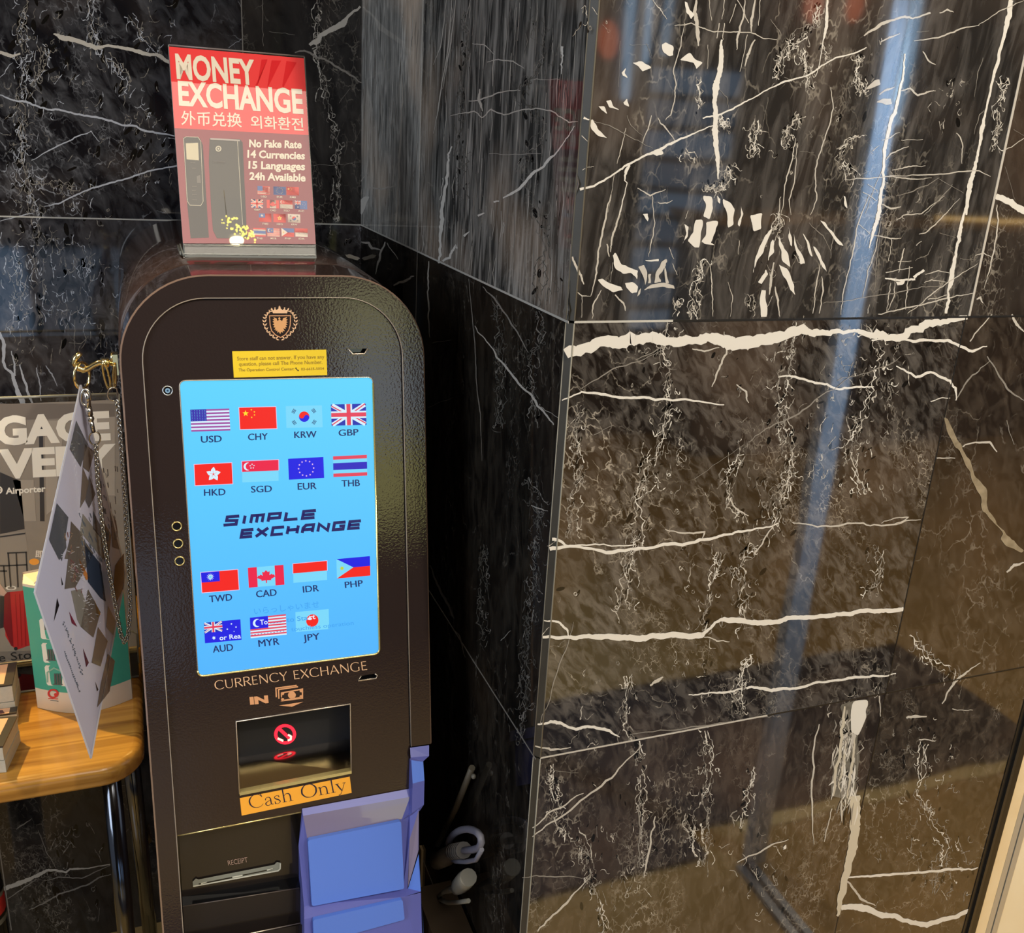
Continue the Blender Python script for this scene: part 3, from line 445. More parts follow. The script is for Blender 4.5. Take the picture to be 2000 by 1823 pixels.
veins(af, Z6, [(7, [(730, 325), (750, 270), (790, 190), (780, 100)]), (8, [(830, 315), (870, 345), (880, 390)]), (7, [(650, 170), (700, 180), (760, 165)]), (7, [(540, 905), (610, 920), (700, 915), (690, 945)]), (6, [(1060, 880), (1160, 895), (1300, 880), (1420, 890), (1580, 865)]), (4, [(1420, 880), (1470, 860), (1530, 855), (1500, 875), (1430, 892)]), (6, [(1000, 855), (940, 950), (900, 1010)]), (8, [(800, 780), (840, 830), (880, 850)]), (9, [(1645, 615), (1720, 615)]), (9, [(1750, 570), (1860, 550), (1890, 590)]), (12, [(1950, 30), (1970, 70), (2000, 100)]), (9, [(1780, 140), (1870, 30)]), (12, [(1930, 1080), (1960, 1050), (2000, 1040)])], V_MID)
veins(af, Z6, [(5, [(880, 550), (1000, 470), (1130, 400), (1320, 270)]), (5, [(420, 215), (520, 165), (640, 120)]), (4, [(660, 700), (860, 560)]), (5, [(200, 330), (330, 250), (520, 180)]), (7, [(1720, 380), (1770, 300), (1860, 220)]), (8, [(1850, 200), (1930, 330), (2000, 380)]), (6, [(1930, 460), (1960, 560)]), (5, [(250, 520), (330, 480)]), (4, [(1240, 300), (1440, 240), (1500, 200)])], V_LO)
blobs(af, Z6, [[(1675, 450), (1690, 455), (1720, 520), (1750, 580), (1780, 620), (1800, 690), (1850, 740), (1855, 830), (1880, 860), (1895, 890), (1930, 930), (1960, 950), (2000, 990), (1990, 1000), (1930, 975), (1905, 945), (1915, 920), (1870, 870), (1830, 830), (1825, 770), (1790, 710), (1765, 650), (1745, 600), (1710, 550), (1685, 500)]], mat('vein_buff', lin(0.36, 0.30, 0.21), 0.1, noise=(90, lin(0.10, 0.08, 0.05))))
veins(af, Z7, [(22, [(120, 490, 10), (220, 490, 13), (300, 485, 17), (400, 490, 24), (480, 495, 24), (560, 485, 20), (640, 480, 22), (740, 482, 22), (755, 470, 12), (800, 430, 9), (830, 420, 18), (900, 425, 20), (960, 435, 20), (1040, 430, 18), (1075, 415, 18), (1160, 412, 16), (1250, 405, 16), (1320, 400, 18), (1390, 385, 16), (1460, 385, 14), (1530, 380, 16)]), (8, [(125, 425), (180, 430), (215, 460), (222, 490)]), (11, [(915, 690, 9), (1000, 695, 13), (1060, 690, 11), (1110, 690, 11), (1200, 665, 8), (1300, 655, 9), (1410, 640, 9), (1500, 632, 4)]), (8, [(690, 715, 4), (760, 710, 5), (840, 705, 8), (900, 690, 6)]), (11, [(100, 830), (150, 820), (190, 825), (250, 850), (300, 840), (380, 855), (420, 880)]),
  (22, [(1285, 1548, 20), (1350, 1545, 25), (1440, 1575, 23), (1500, 1580, 19), (1560, 1605, 19), (1620, 1615, 21), (1700, 1590, 17), (1780, 1560, 15), (1830, 1548, 15)]), (9, [(1310, 1430), (1400, 1425), (1500, 1415), (1600, 1410), (1720, 1398), (1820, 1390)])], V_HI)
veins(af, Z7, [(14, [(540, 680), (570, 660), (590, 645)]), (8, [(90, 915), (150, 930), (230, 920)]), (6, [(750, 490), (800, 505), (850, 508)]), (7, [(80, 1270), (230, 1165), (390, 1040), (510, 910)]), (7, [(80, 1235), (180, 1160), (280, 1100)]), (9, [(100, 1640), (200, 1540), (290, 1440)]), (8, [(560, 1190), (530, 1350), (515, 1430)]), (7, [(1200, 830), (1175, 960), (1170, 1110), (1180, 1300)]), (10, [(1300, 1440), (1360, 1510), (1420, 1540)]), (8, [(1680, 750), (1720, 680), (1760, 640), (1830, 590)]), (12, [(1540, 805), (1570, 800), (1620, 800)]), (10, [(1590, 890), (1650, 895)]), (10, [(1435, 720), (1440, 800)]), (8, [(1250, 1160), (1220, 1290)]), (7, [(1720, 770), (1800, 775)]), (7, [(880, 1370), (1000, 1310), (1080, 1280)])], V_MID)
veins(af, Z7, [(5, [(40, 1430), (150, 1425), (290, 1430)]), (6, [(500, 1120), (500, 1250), (500, 1390)]), (4, [(110, 830), (200, 560), (240, 430)]), (5, [(460, 870), (700, 840), (1000, 800)]), (4, [(140, 1010), (260, 1020)])], V_LO)
blobs(af, Z7, [[(1280, 755), (1390, 735), (1385, 800), (1350, 870), (1360, 960), (1345, 1050), (1345, 1130), (1352, 1190), (1320, 1150), (1290, 1120), (1245, 1110), (1255, 1000), (1285, 870)]], mat('vein_smoky', lin(0.20, 0.185, 0.155), 0.08, noise=(120, lin(0.06, 0.055, 0.045))), 0.0002)
veins(af, Z7, [(12, [(1300, 760), (1290, 880), (1265, 1000), (1255, 1110)]), (10, [(1340, 880), (1325, 1000), (1310, 1120)]), (9, [(1310, 870), (1290, 1000), (1285, 1100)]), (26, [(1340, 1110, 40), (1345, 1190, 34), (1335, 1270, 34), (1315, 1370, 26), (1285, 1500, 26), (1270, 1580, 8)])], mat('vein_pale', lin(0.46, 0.42, 0.34), 0.08), 0.06, 0.0005)
for mm_, nn_ in ((V_MID, 46), (V_DK, 22), (V_HI, 26), (V_LO, 30)):
    af.crop(*Z7)
    for _ in range(nn_): x, y = R_.gauss(1305, 26), R_.uniform(770, 1150); l_ = R_.uniform(20, 90); af.stroke([(x, y, 1.5), (x+R_.gauss(-4, 7), y+l_*.4, R_.uniform(3, 9)), (x+R_.gauss(-8, 9), y+l_, 1.5)], 1, mm_, 0.0004+R_.random()*.0002)
blobs(af, Z7, [[(1330, 745), (1390, 735), (1385, 800), (1352, 875), (1325, 862)], [(1060, 1310), (1070, 1300), (1072, 1315), (1060, 1322)]], V_HI, 0.0006)
BR_ = [V_HI, V_MID, V_LO, V_LO]
for pth, spd, dn in (([(545, 60), (530, 200), (560, 320), (560, 430), (520, 530), (480, 700), (440, 800), (430, 940), (390, 1080), (370, 1220)], 44, .55), ([(1070, 60), (1040, 200), (1020, 320), (1020, 450), (1050, 560), (1040, 680), (1000, 800), (990, 880)], 44, .8), ([(1380, 60), (1430, 180), (1400, 300), (1360, 430), (1300, 560), (1310, 680), (1370, 760)], 110, .9), ([(860, 600), (800, 680), (810, 800), (860, 850)], 24, .5), ([(890, 960), (850, 1060), (860, 1160), (880, 1300)], 50, .7), ([(770, 1000), (730, 1150), (700, 1300)], 30, .45), ([(200, 400), (170, 520), (190, 680), (160, 800), (160, 950)], 34, .45), ([(1430, 980), (1400, 1120), (1330, 1180)], 60, .4)):
    chain(af, Z6, pth, spd, dn, 5.2, 1.5, BR_, 1.5, 0.45)
for pth, spd, dn in (([(460, 640), (440, 850), (470, 880)], 30, .5), ([(930, 560), (870, 700), (900, 790)], 40, .8), ([(160, 990), (165, 1120), (190, 1230), (260, 1280), (300, 1360), (310, 1450), (340, 1540), (360, 1640)], 26, .7), ([(500, 900), (510, 1120), (510, 1400)], 20, .4), ([(750, 860), (760, 1100), (740, 1390)], 44, .55), ([(690, 1180), (720, 1360)], 34, .6), ([(940, 1000), (890, 1240)], 20, .4), ([(1560, 480), (1620, 560), (1740, 650)], 50, .6), ([(1600, 900), (1560, 1100), (1700, 1300), (1640, 1500)], 110, .45)):
    chain(af, Z7, pth, spd, dn, 5.0, 1.5, BR_, 1.3, 0.1)
WB_ = [V_HI, V_MID, V_MID, V_LO]
for cr, pth, spd, dn in ((Z3, [(400, 30), (350, 200), (200, 330), (110, 400), (60, 640)], 60, .9), (Z3, [(280, 380), (300, 600), (310, 720)], 50, .8), (Z3, [(450, 350), (480, 480)], 40, .8), (Z3, [(720, 430), (700, 560), (760, 760)], 36, .7), (Z3, [(250, 900), (150, 1020), (130, 1130)], 44, .9), (Z3, [(600, 1250), (660, 1380)], 60, .7), (Z3, [(1850, 600), (1800, 900), (1780, 1200)], 36, .5), (Z3, [(700, 1050), (640, 1100), (560, 1200)], 30, .6), (Z2, [(1420, 900), (1450, 1000), (1500, 960)], 34, 1.3), (Z2, [(1310, 1440), (1420, 1470), (1500, 1300)], 40, 1.3), (Z2, [(1710, 950), (1690, 1250)], 40, .7), (Z2, [(1280, 600), (1260, 800), (1240, 870)], 14, .5), (Z2, [(1240, 1240), (1130, 1180)], 30, .6), (Z4, [(1230, 560), (1200, 660), (1140, 760), (1140, 900), (1110, 1060)], 26, .9), (Z4, [(1880, 160), (1900, 260), (1820, 320)], 60, 1.0), (Z4, [(1640, 860), (1650, 1000)], 60, .7), (Z4, [(980, 880), (1010, 1020)], 16, .6)):
    chain(af, cr, pth, spd, dn, 4.2, 1.4, WB_, 1.4)
scatter(af, 1055, 640, 1790, 1480, 520, 5, 1.2, [V_LO, V_LO, V_MID], 1.6, 0.5, lambda x, y: y < 1480-(x-1048)*.18 and x > 1110-(y-630)*.075 and x < 1885-(y-620)*.215)
scatter(af, 1040, 1480, 1700, 1823, 160, 4.5, 1.2, [V_LO, V_MID], 1.6, 0.0, lambda x, y: y > 1492-(x-1048)*.18 and x > 1110-(y-630)*.075)
scatter(af, 1700, 1380, 1960, 1823, 130, 5, 1.4, [V_LO, V_LO, V_MID], 1.0, 0.3, lambda x, y: x < 1990-(y-1354)*.25 and y > 1492-(x-1048)*.18)
scatter(af, 1130, 0, 1880, 600, 150, 5, 1.1, [V_LO, V_MID], 2.0, 0.0)
wf.box((X0, YF-0.0004, ZS1-0.0009), (XC+0.11, YF, ZS1+0.0012), JOINT_LT); wf.box((XC+0.11, YF-0.0004, ZS1-0.0011), (XE, YF, ZS1+0.0011), JOINT_DK)
wf.box((X0, YF-0.0004, ZS2-0.0009), (XC+0.30, YF, ZS2+0.0009), V_MID); wf.box((XC+0.30, YF-0.0004, ZS2-0.0009), (XE, YF, ZS2+0.0009), JOINT_DK); wf.box((X0, YF-0.0004, .4056), (XE, YF, .4074), JOINT_DK)
wf.box((XJU-0.0016, YF-0.0004, ZS1+.001), (XJU+0.0014, YF, 3.0), V_MID); wf.box((XJM-0.0007, YF-0.0004, 0), (XJM+0.0007, YF, ZS1-.001), JOINT_DK)
tag(wf.build('wall_front'), kind='structure')
# ---- bevelled arris where the two faces meet, slab by slab
tr = MB()
for z0, z1 in ((FZ, .4055), (.4075, ZS2-.001), (ZS2+.001, ZS1-.0012), (ZS1+.0012, 3.0)):
    c = [(XC-.0006, YF+.0062), (XC-.0002, YF+.0050), (XC+.0046, YF-.0002), (XC+.0062, YF-.0006), (XC+.0062, YF+.004), (XC+.004, YF+.0062)]
    tr.grid([[(x, y, z) for x, y in c] for z in (z0, z1)], EDGE, False, True, True)
    for x, y, r in ((XC-.0004, YF+.0056, .0006), (XC+.0054, YF-.0004, .0008)): tr.tube([(x, y, z0), (x, y, z1)], r, mat('arris_light', lin(.20, .19, .155), .45), 6)
tag(tr.build('trim_1'), kind='structure')
# ---- end of the pillar: black gasket, beige stone jamb, grey metal profile
BLK = mat('black_rubber', lin(.006, .006, .006), .35)
j = MB(); y0 = YF-.001
j.box((XE, y0, FZ), (XE+.028, YF+.03, 3.0), BLK); j.box((XE+.008, y0-.003, FZ), (XE+.013, y0, 3.0), mat('black_gloss', lin(.012, .012, .012), .2)); tag(j.build('trim_2'), kind='structure')
j = MB(); j.box((XE+.0285, YF+.004, FZ), (XE+.057, YF+.12, 3.0), mat('beige_stone', lin(.62, .47, .26), .3, noise=(30, lin(.72, .60, .40)))); tag(j.build('trim_3'), kind='structure')
ALU = mat('grey_aluminium', lin(.50, .50, .46), .35, .6)
j = MB(); j.box((XE+.0575, YF+.004, FZ), (XE+.0685, YF+.10, 3.0), ALU); j.box((XE+.069, YF+.010, FZ), (XE+.071, YF+.09, 3.0), BLK); j.box((XE+.0715, YF+.004, FZ), (XE+.083, YF+.10, 3.0), ALU); tag(j.build('trim_4'), kind='structure')
j = MB(); j.box((XE+.0835, YF+.006, FZ), (XE+1.2, YF+.10, 3.0), mat('beige_panel', lin(.66, .55, .36), .3, noise=(9, lin(.74, .66, .48)))); tag(j.build('wall_right'), kind='structure')
# ---- floor, doorway strip, mat, ceiling, far side of the lobby
TAN = mat('tan_stone_floor', lin(.58, .375, .14), .12, noise=(6, lin(.49, .31, .11)))
fl = MB(); fl.box((-3.6, -3.2, FZ-.1), (6.5, 1.85, FZ), TAN); fl.box((1.295, -.008, FZ), (3.2, .033, FZ+.004), mat('pale_threshold', lin(.82, .63, .30), .3))
tag(fl.build('floor'), kind='structure')
c = MB(); c.box((-3.6, -3.2, 2.95), (6.5, 1.85, 3.05), mat('ceiling_paint', lin(.30, .26, .21), .8, noise=(2, lin(.34, .29, .24)))); tag(c.build('ceiling'), kind='structure')
c = MB(); c.box((-3.6, -3.35, FZ), (6.5, -3.1, 3.0), mat('dark_wood_wall', lin(.050, .036, .026), .35, noise=(3, lin(.11, .08, .055)))); tag(c.build('wall_rear'), kind='structure')
c = MB(); c.box((6.4, -3.2, FZ), (6.6, 1.85, 3.0), mat('ochre_wall', lin(.18, .15, .11), .6, noise=(2, lin(.13, .105, .08)))); tag(c.build('wall_far_right'), kind='structure')
def emat(n, c_, s): return mat(n, lin(.1, .1, .1), .4, emit=(*c_, 1), es=s)
WINF = mat('window_frame_dark', lin(.03, .03, .03), .4)
def window(n, x0, x1, z0, z1, panes):
    m_ = MB(); y = -3.09
    for i, (a, b_, c_, d, mm) in enumerate(panes): m_.box((x0+a*(x1-x0), y, z0+b_*(z1-z0)), (x0+c_*(x1-x0), y+.01, z0+d*(z1-z0)), mm)
    for a, b_ in ((x0-.04, x0), (x1, x1+.04)): m_.box((a, y-.005, z0-.04), (b_, y+.04, z1+.04), WINF)
    for a, b_ in ((z0-.04, z0), (z1, z1+.04)): m_.box((x0-.04, y-.005, a), (x1+.04, y+.04, b_), WINF)
    tag(m_.build('window_%d' % n), kind='structure')
window(1, .93, 1.42, .74, 2.12, [(0, .72, 1, 1, emat('lit_pane_olive', (.62, .62, .32), 3.6)), (0, .36, 1, .72, emat('lit_pane_grey', (.50, .60, .66), 3.6)), (0, .0, 1, .36, emat('lit_pane_yellow', (.60, .58, .20), 3.8))])
window(2, 2.50, 3.05, .55, 1.95, [(0, k/9, 1, k/9+.085, emat('blue_blind_%d' % (k % 2), ((.16, .27, .42), (.10, .17, .27))[k % 2], 2.2)) for k in range(9)])
window(3, -1.3, .1, .10, .75, [(0, 0, .48, 1, emat('low_daylight', (.30, .46, .70), 3.0)), (.52, 0, 1, 1, emat('low_daylight_dim', (.25, .33, .45), 1.6))])
# ------------------------------------------------------------------ EXCHANGE MACHINE
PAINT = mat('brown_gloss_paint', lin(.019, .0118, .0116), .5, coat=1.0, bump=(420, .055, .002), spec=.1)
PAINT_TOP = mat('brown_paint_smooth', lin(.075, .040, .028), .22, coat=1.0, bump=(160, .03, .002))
PAINT_DK = mat('brown_black_gloss', lin(.012, .008, .007), .12, coat=.6)
RIM = mat('bare_rim', lin(.62, .54, .44), .25, .7); GOLDRIM = mat('warm_metal_edge', lin(.80, .66, .28), .22, .8)
COPPER = mat('copper_print', lin(.60, .30, .15), .35); COPPER_LT = mat('pale_copper_print', lin(.72, .46, .28), .35)
BLACKHOLE = mat('black_inside', lin(.006, .006, .007), .10)
kx = .137
kiosk = thing('exchange_kiosk', (kx, 1.22, FZ), 'tall brown metal money exchange machine with lit blue screen, by the marble corner', 'exchange machine')
UL, UR, ST = -.0250, .3010, .2775
IL, IR, IT = -.0026, .2745, .2530
def arc(cx, cy, r, a0, a1, n=14, k=1.0): return [(cx+r*math.cos(math.radians(a0+(a1-a0)*i/n)), cy+r*k*math.sin(math.radians(a0+(a1-a0)*i/n))) for i in range(n+1)]
def arch(l, r_, t, rad, b0, b1): return [(l, b0), (l, b0*.5+(t-rad)*.5)]+arc(l+rad, t-rad, rad, 180, 90)+arc(r_-rad, t-rad, rad, 90, 0)+[(r_, b1*.5+(t-rad)*.5), (r_, b1)]
SB = -1.166                                                  # foot of the leaning face
OUT = arch(UL, UR, ST, .092, SB, -.2925); INN = arch(IL, IR, IT, .066, SB, -.2915)
OUT_B = arch(UL+.0018, UR-.0018, ST-.0018, .0902, SB, -.2925)
fr = MB()
fr.grid([[K(u, s, .0012) for u, s in OUT_B], [K(u, s, .0012) for u, s in INN]], PAINT, False)
fr.grid([[K(u, s, -.004) for u, s in INN], [K(u, s, .0012) for u, s in INN]], RIM, False)
fr.grid([[K(u, s, -.0012) for u, s in OUT], [K(u, s, .0012) for u, s in OUT_B]], RIM if False else mat('rounded_paint_edge', lin(.26, .17, .125), .25, coat=1.0), True)
def backy(u, s, dy, sc=1.0, up=0.0):
    p = K(u, s, -.0012); return Vector((kx+(p.x-kx)*sc, p.y+dy, p.z+up))
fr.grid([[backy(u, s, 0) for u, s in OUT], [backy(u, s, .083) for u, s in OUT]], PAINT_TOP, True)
fr.face([K(UL, SB, .001), K(IL, SB, .001), K(IL, SB, -.08), K(UL, SB, -.08)], PAINT_DK)
fr.face([K(IR, -.2915, .001), K(UR, -.2925, .001), backy(UR, -.2925, .083), backy(IR, -.2915, .083)], PAINT_DK)
fr.grid([[K(IL, SB, 0), K(IL, -.352, 0)], [K(IL, SB, -.07), K(IL, -.352, -.07)]], PAINT, False)
fr.tube([K(u, s, .0013) for u, s in INN], .0006, mat('thin_bright_edge', lin(.36, .31, .26), .3, .3), 5)
fr.build('front_frame', kiosk)
# hood and body behind the frame
bd = MB(); YBK = 1.628
def bodyloop(y, sc, dz):
    o = []
    for u, s in arch(UL, UR, ST, .092, -1.0, -1.0):
        p = K(u, s, 0); z = max(p.z+dz, FZ+.003); o.append(Vector((kx+(p.x-kx)*sc, y(p) if callable(y) else y, z)))
    return o
front = [Vector((kx+(p.x-kx)*1.0, p.y, max(p.z, FZ+.003))) for p in (backy(u, s, .0835) for u, s in arch(UL, UR, ST, .092, -1.0, -1.0))]
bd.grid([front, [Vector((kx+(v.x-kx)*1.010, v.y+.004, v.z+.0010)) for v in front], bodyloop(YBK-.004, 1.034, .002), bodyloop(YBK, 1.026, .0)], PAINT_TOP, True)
lp = bodyloop(YBK, 1.026, 0); bd.face(lp, PAINT_DK)
a, b_ = front[0], front[-1]; bd.face([a, b_, lp[-1], lp[0]], PAINT_DK)
bd.grid([[K(u, -.30, -.06) for u in (IL, UR-.01)], [K(u, SB, -.06) for u in (IL, UR-.01)]], PAINT_DK, False)
bd.build('body', kiosk)
# front panel with its openings
def us(px, py): p = P_KIOSK.at(px, py); return (p.x, (p-KC).dot(KS))
SLOT = [us(*q) for q in ((461.5, 1411), (684.5, 1376), (686.5, 1509), (468, 1552))]
NOTCH = [[us(*q) for q in qs] for qs in (((681, 681.5), (719, 681), (712.5, 691.5), (689, 692)), ((706, 1322), (733, 1317.5), (738, 1321), (735, 1326.5), (700, 1331)))]
SCR = [us(*q) for q in ((350, 744), (729, 737), (742, 1278), (387, 1323))]
def roundq(q, r, n=5):                                        # rounded corners on a 2-D quad
    o = []
    for i in range(len(q)):
        a, b, c_ = Vector(q[i-1]), Vector(q[i]), Vector(q[(i+1) % len(q)])
        d1 = (a-b).normalized(); d2 = (c_-b).normalized()
        for k in range(n+1):
            t = k/n; o.append(tuple(((b+d1*r)*(1-t)**2 + b*2*t*(1-t) + (b+d2*r)*t*t)))
    return o
SCRR = roundq(SCR, .007)
PB = -.3525
pan = MB()
po = [(IL+.0008, PB)]+[(max(IL+.0008, min(IR-.0008, u)), min(s, IT-.0008)) for u, s in INN[1:-2]]+[(IR-.0008, -.10), (IR-.0008, PB)]
pan.fill(po, [SLOT]+NOTCH+[SCRR], lambda u, s: K(u, s, -.0022), PAINT)
pan.grid([[K(IL, PB, -.0022), K(IR, PB, -.0022)], [K(IL, PB-.001, -.006), K(IR, PB-.001, -.006)], [K(IL, PB, -.055), K(IR, PB, -.055)]], PAINT, False)
pan.tube([K(IL+.001, PB-.0003, -.0026), K(.1385, PB-.0003, -.0026)], .0010, GOLDRIM, 6)
for q in NOTCH:                                              # dark finger notches with a pale lower lip
    pan.grid([[K(u, s, -.0022) for u, s in q+q[:1]], [K(u, s, -.012) for u, s in q+q[:1]]], BLACKHOLE, False); pan.face([K(u, s, -.012) for u, s in q], BLACKHOLE)
    pan.tube([K(u, s, -.0018) for u, s in q[1:]+q[:1]], .0009, RIM, 5)
pan.build('front_panel', kiosk)
# screen, sunk a little, with a bright bevel
bz = MB()
bz.grid([[K(u, s, -.0022) for u, s in SCRR+SCRR[:1]], [K(u, s, -.0052) for u, s in SCRR+SCRR[:1]]], RIM, False)
i_l = SCRR[12:]+[]
bz.tube([K(u, s, -.0016) for u, s in SCRR[11:24]], .0012, GOLDRIM, 6); bz.tube([K(u, s, -.0018) for u, s in SCRR[23:]+SCRR[:12]], .0007, RIM, 5)
bz.build('screen_bezel', kiosk)
def smat(n, r, g, b, k=1.0):
    c = col(r, g, b); return mat('screen_'+n, lin(.01, .01, .01), .30, emit=c, es=k)
S_BG = bpy.data.materials.new('screen_blue'); S_BG.use_nodes = True; _nt = S_BG.node_tree; _b = _nt.nodes['Principled BSDF']
_b.inputs['Base Color'].default_value = lin(.01, .01, .01); _b.inputs['Roughness'].default_value = .3; _b.inputs['Emission Strength'].default_value = 1.0
_tc = _nt.nodes.new('ShaderNodeTexCoord'); _sp = _nt.nodes.new('ShaderNodeSeparateXYZ'); _mr = _nt.nodes.new('ShaderNodeMapRange'); _cr = _nt.nodes.new('ShaderNodeValToRGB')
_nt.links.new(_tc.outputs['Generated'], _sp.inputs[0]); _nt.links.new(_sp.outputs['Z'], _mr.inputs[0]); _nt.links.new(_mr.outputs[0], _cr.inputs[0]); _nt.links.new(_cr.outputs[0], _b.inputs['Emission Color'])
_cr.color_ramp.elements[0].color = col(78, 180, 255); _cr.color_ramp.elements[1].color = col(94, 212, 255)   # the displayed picture is a plain blue ramp
SW = smat('white', 215, 240, 255); SWH = smat('flag_white', 120, 215, 250); SR = smat('red', 245, 22, 16); SRP = smat('crimson', 235, 20, 70); SRD = smat('rose', 228, 62, 90); SB_ = smat('blue', 8, 10, 225); SND = smat('navy', 12, 42, 104); SNV = smat('logo_navy', 18, 16, 96)
SUB = smat('union_blue', 22, 40, 175); SY = smat('yellow', 255, 224, 40); SYG = smat('lime', 190, 212, 60); SGH = smat('ghost', 60, 160, 238); SGW = smat('ghost_light', 225, 238, 255); SPK = smat('pink', 245, 200, 235); SPU = smat('stripe_purple', 160, 75, 160); SUS = smat('canton', 50, 44, 170)
sc_ = MB(); ar = Art(sc_, P_KIOSK, -.0046)
sc_.face([K(u, s, -.0047) for u, s in SCRR], S_BG)
def flag(Q, code, big=True, W=None, RD=None, BL=None):
    W = W or SWH; RD = RD or SR; BL = BL or SB_; H = .00012
    R0 = lambda *a, h=0: Q.rect(*a, h=h)
    def uj(x0, y0, x1, y1, h):
        def L(a, b_, w, m, hh): Q.line([(x0+(x1-x0)*a[0], y0+(y1-y0)*a[1]), (x0+(x1-x0)*b_[0], y0+(y1-y0)*b_[1])], w*(y1-y0), m, hh)
        Q.rect(x0, y0, x1, y1, SUB if big else BL, h)
        for p, q in (((.03, .04), (.97, .96)), ((.03, .96), (.97, .04))): L(p, q, .20, SW, h+H)
        for p, q in (((.02, .08), (.48, .52)), ((.52, .48), (.98, .92)), ((.02, .96), (.46, .5)), ((.54, .5), (.98, .0))): L(p, q, .055, SRD, h+1.4*H)
        L((.5, 0), (.5, 1), .34, SW, h+2*H); L((0, .5), (1, .5), .34, SW, h+2*H); L((.5, 0), (.5, 1), .19, SRD, h+3*H); L((0, .5), (1, .5), .19, SRD, h+3*H)
    def edge(): Q.rect(-.015, -.025, 1.015, 1.025, SPK, -H*.5) if big else None
    if code == 'USD':
        Q.rect(0, 0, 1, 1, SW if big else W, 0)
        for k in range(7): Q.rect(0, k*2/13, 1, (k*2+1)/13, SPU if big else RD, H)
        Q.rect(0, 0, .41, 7/13, SUS if big else BL, 2*H)
        if big:
            for r in range(7):
                for c_ in range(6): Q.disc(.04+c_*.066, .05+r*.072, .014, SWH, 3*H, 6)
    elif code in ('CHY', 'RMB'):
        edge(); Q.rect(0, 0, 1, 1, RD, 0); Q.star(.17, .27, .15, SY, H)
        for x, y in ((.33, .11), (.41, .21), (.41, .35), (.33, .46)): Q.star(x, y, .045, SY, H)
    elif code == 'KRW':
        Q.rect(0, 0, 1, 1, W, 0); n = 16; r = .24; a = Q.asp
        Q.disc(.5, .5, r, SB_ if big else BL, H)
        up = [(.5+r/a*math.cos(math.pi+math.pi*k/n+.35), .5+r*math.sin(math.pi+math.pi*k/n+.35)) for k in range(n+1)]
        Q.poly(up, RD, 2*H); c1 = (.5-r/2/a*math.cos(.35), .5-r/2*math.sin(.35)); c2 = (.5+r/2/a*math.cos(.35), .5+r/2*math.sin(.35))
        Q.disc(c1[0], c1[1], r/2, RD, 3*H); Q.disc(c2[0], c2[1], r/2, SB_ if big else BL, 3*H)
        for x, y, sgn in ((.22, .24, -1), (.77, .24, 1), (.22, .76, 1), (.77, .76, -1)):
            t = math.radians(57)*sgn; dx, dy = math.cos(t), math.sin(t)
            for k in (-1, 0, 1): Q.line([(x-(dx*.10-dy*.055*k)/a*1.0, y-dy*.10-dx*.055*k), (x+(dx*.10+dy*.055*k)/a, y+dy*.10-dx*.055*k)], .028, SND, H)
    elif code == 'GBP': uj(0, 0, 1, 1, 0)
    elif code == 'HKD':
        edge(); Q.rect(0, 0, 1, 1, RD, 0)
        for k in range(5):
            t = math.radians(-85+72*k); c_, s_ = math.cos(t), math.sin(t); pts = [(.03, 0)]
            for i in range(13):
                f = i/12; w_ = .085*math.sin(math.pi*min(1, f*1.02)**.8); pts.append((.03+f*.33, -w_*1.5))
            for i in range(13):
                f = 1-i/12; w_ = .085*math.sin(math.pi*min(1, f*1.02)**.8); pts.append((.03+f*.33, w_*1.05))
            Q.poly([(.5+(x*c_-y*s_)/Q.asp, .5+x*s_+y*c_) for x, y in pts], SW, H)
            Q.line([(.5+(.05*c_)/Q.asp, .5+.05*s_), (.5+(.16*c_+.03*s_)/Q.asp, .5+.16*s_-.03*c_)], .012, RD, 2*H)
    elif code == 'HKS': Q.rect(0, 0, 1, 1, RD, 0); Q.star(.5, .5, .3, SY, H, 5, .55); Q.disc(.5, .5, .07, RD, 2*H)
    elif code == 'SGD':
        if big: Q.rect(-.015, -.025, 1.015, .5, SPK, -H*.5)
        Q.rect(0, 0, 1, .5, SRP if big else RD, 0); Q.rect(0, .5, 1, 1, W, 0)
        Q.disc(.15, .25, .19, SW, H); Q.disc(.20, .25, .175, SRP if big else RD, 2*H)
        for k in range(5): Q.star(.275+.095/Q.asp*math.cos(math.radians(-90+72*k)), .25+.095*math.sin(math.radians(-90+72*k)), .045, SW, 3*H)
    elif code == 'EUR':
        Q.rect(0, 0, 1, 1, BL, 0)
        for k in range(12): Q.star(.5+.36/Q.asp*math.cos(math.radians(30*k)), .5+.36*math.sin(math.radians(30*k)), .05, SY if not big else SPK, H)
    elif code == 'THB':
        Q.rect(0, 0, 1, 1, W, 0)
        for a_, b_ in ((0, .165), (.835, 1)): Q.rect(0, a_, 1, b_, SRD if big else RD, H)
        Q.rect(0, .335, 1, .665, smat('thai_blue', 34, 26, 190) if big else BL, H)
    elif code == 'TWD':
        edge(); Q.rect(0, 0, 1, 1, RD, 0); Q.rect(0, 0, .5, .5, BL, H); Q.star(.25, .25, .20, SW, 2*H, 12, .42); Q.disc(.25, .25, .075, SWH if big else SW, 3*H)
    elif code == 'CAD':
        Q.rect(0, 0, 1, 1, W, 0); Q.rect(0, 0, .25, 1, SRP if big else RD, H); Q.rect(.75, 0, 1, 1, SRP if big else RD, H)
        half = [(0, -.33), (.055, -.22), (.115, -.25), (.10, -.04), (.17, -.12), (.19, -.06), (.265, -.08), (.235, FZ+.003), (.275, .05), (.14, .17), (.15, .23), (.02, .21), (.015, .36)]
        Q.poly([(.5+x*1.72/Q.asp*.98, .5+y*.95) for x, y in half]+[(.5-x*1.72/Q.asp*.98, .5+y*.95) for x, y in half[::-1]], SRP if big else RD, H)
    elif code == 'IDR':
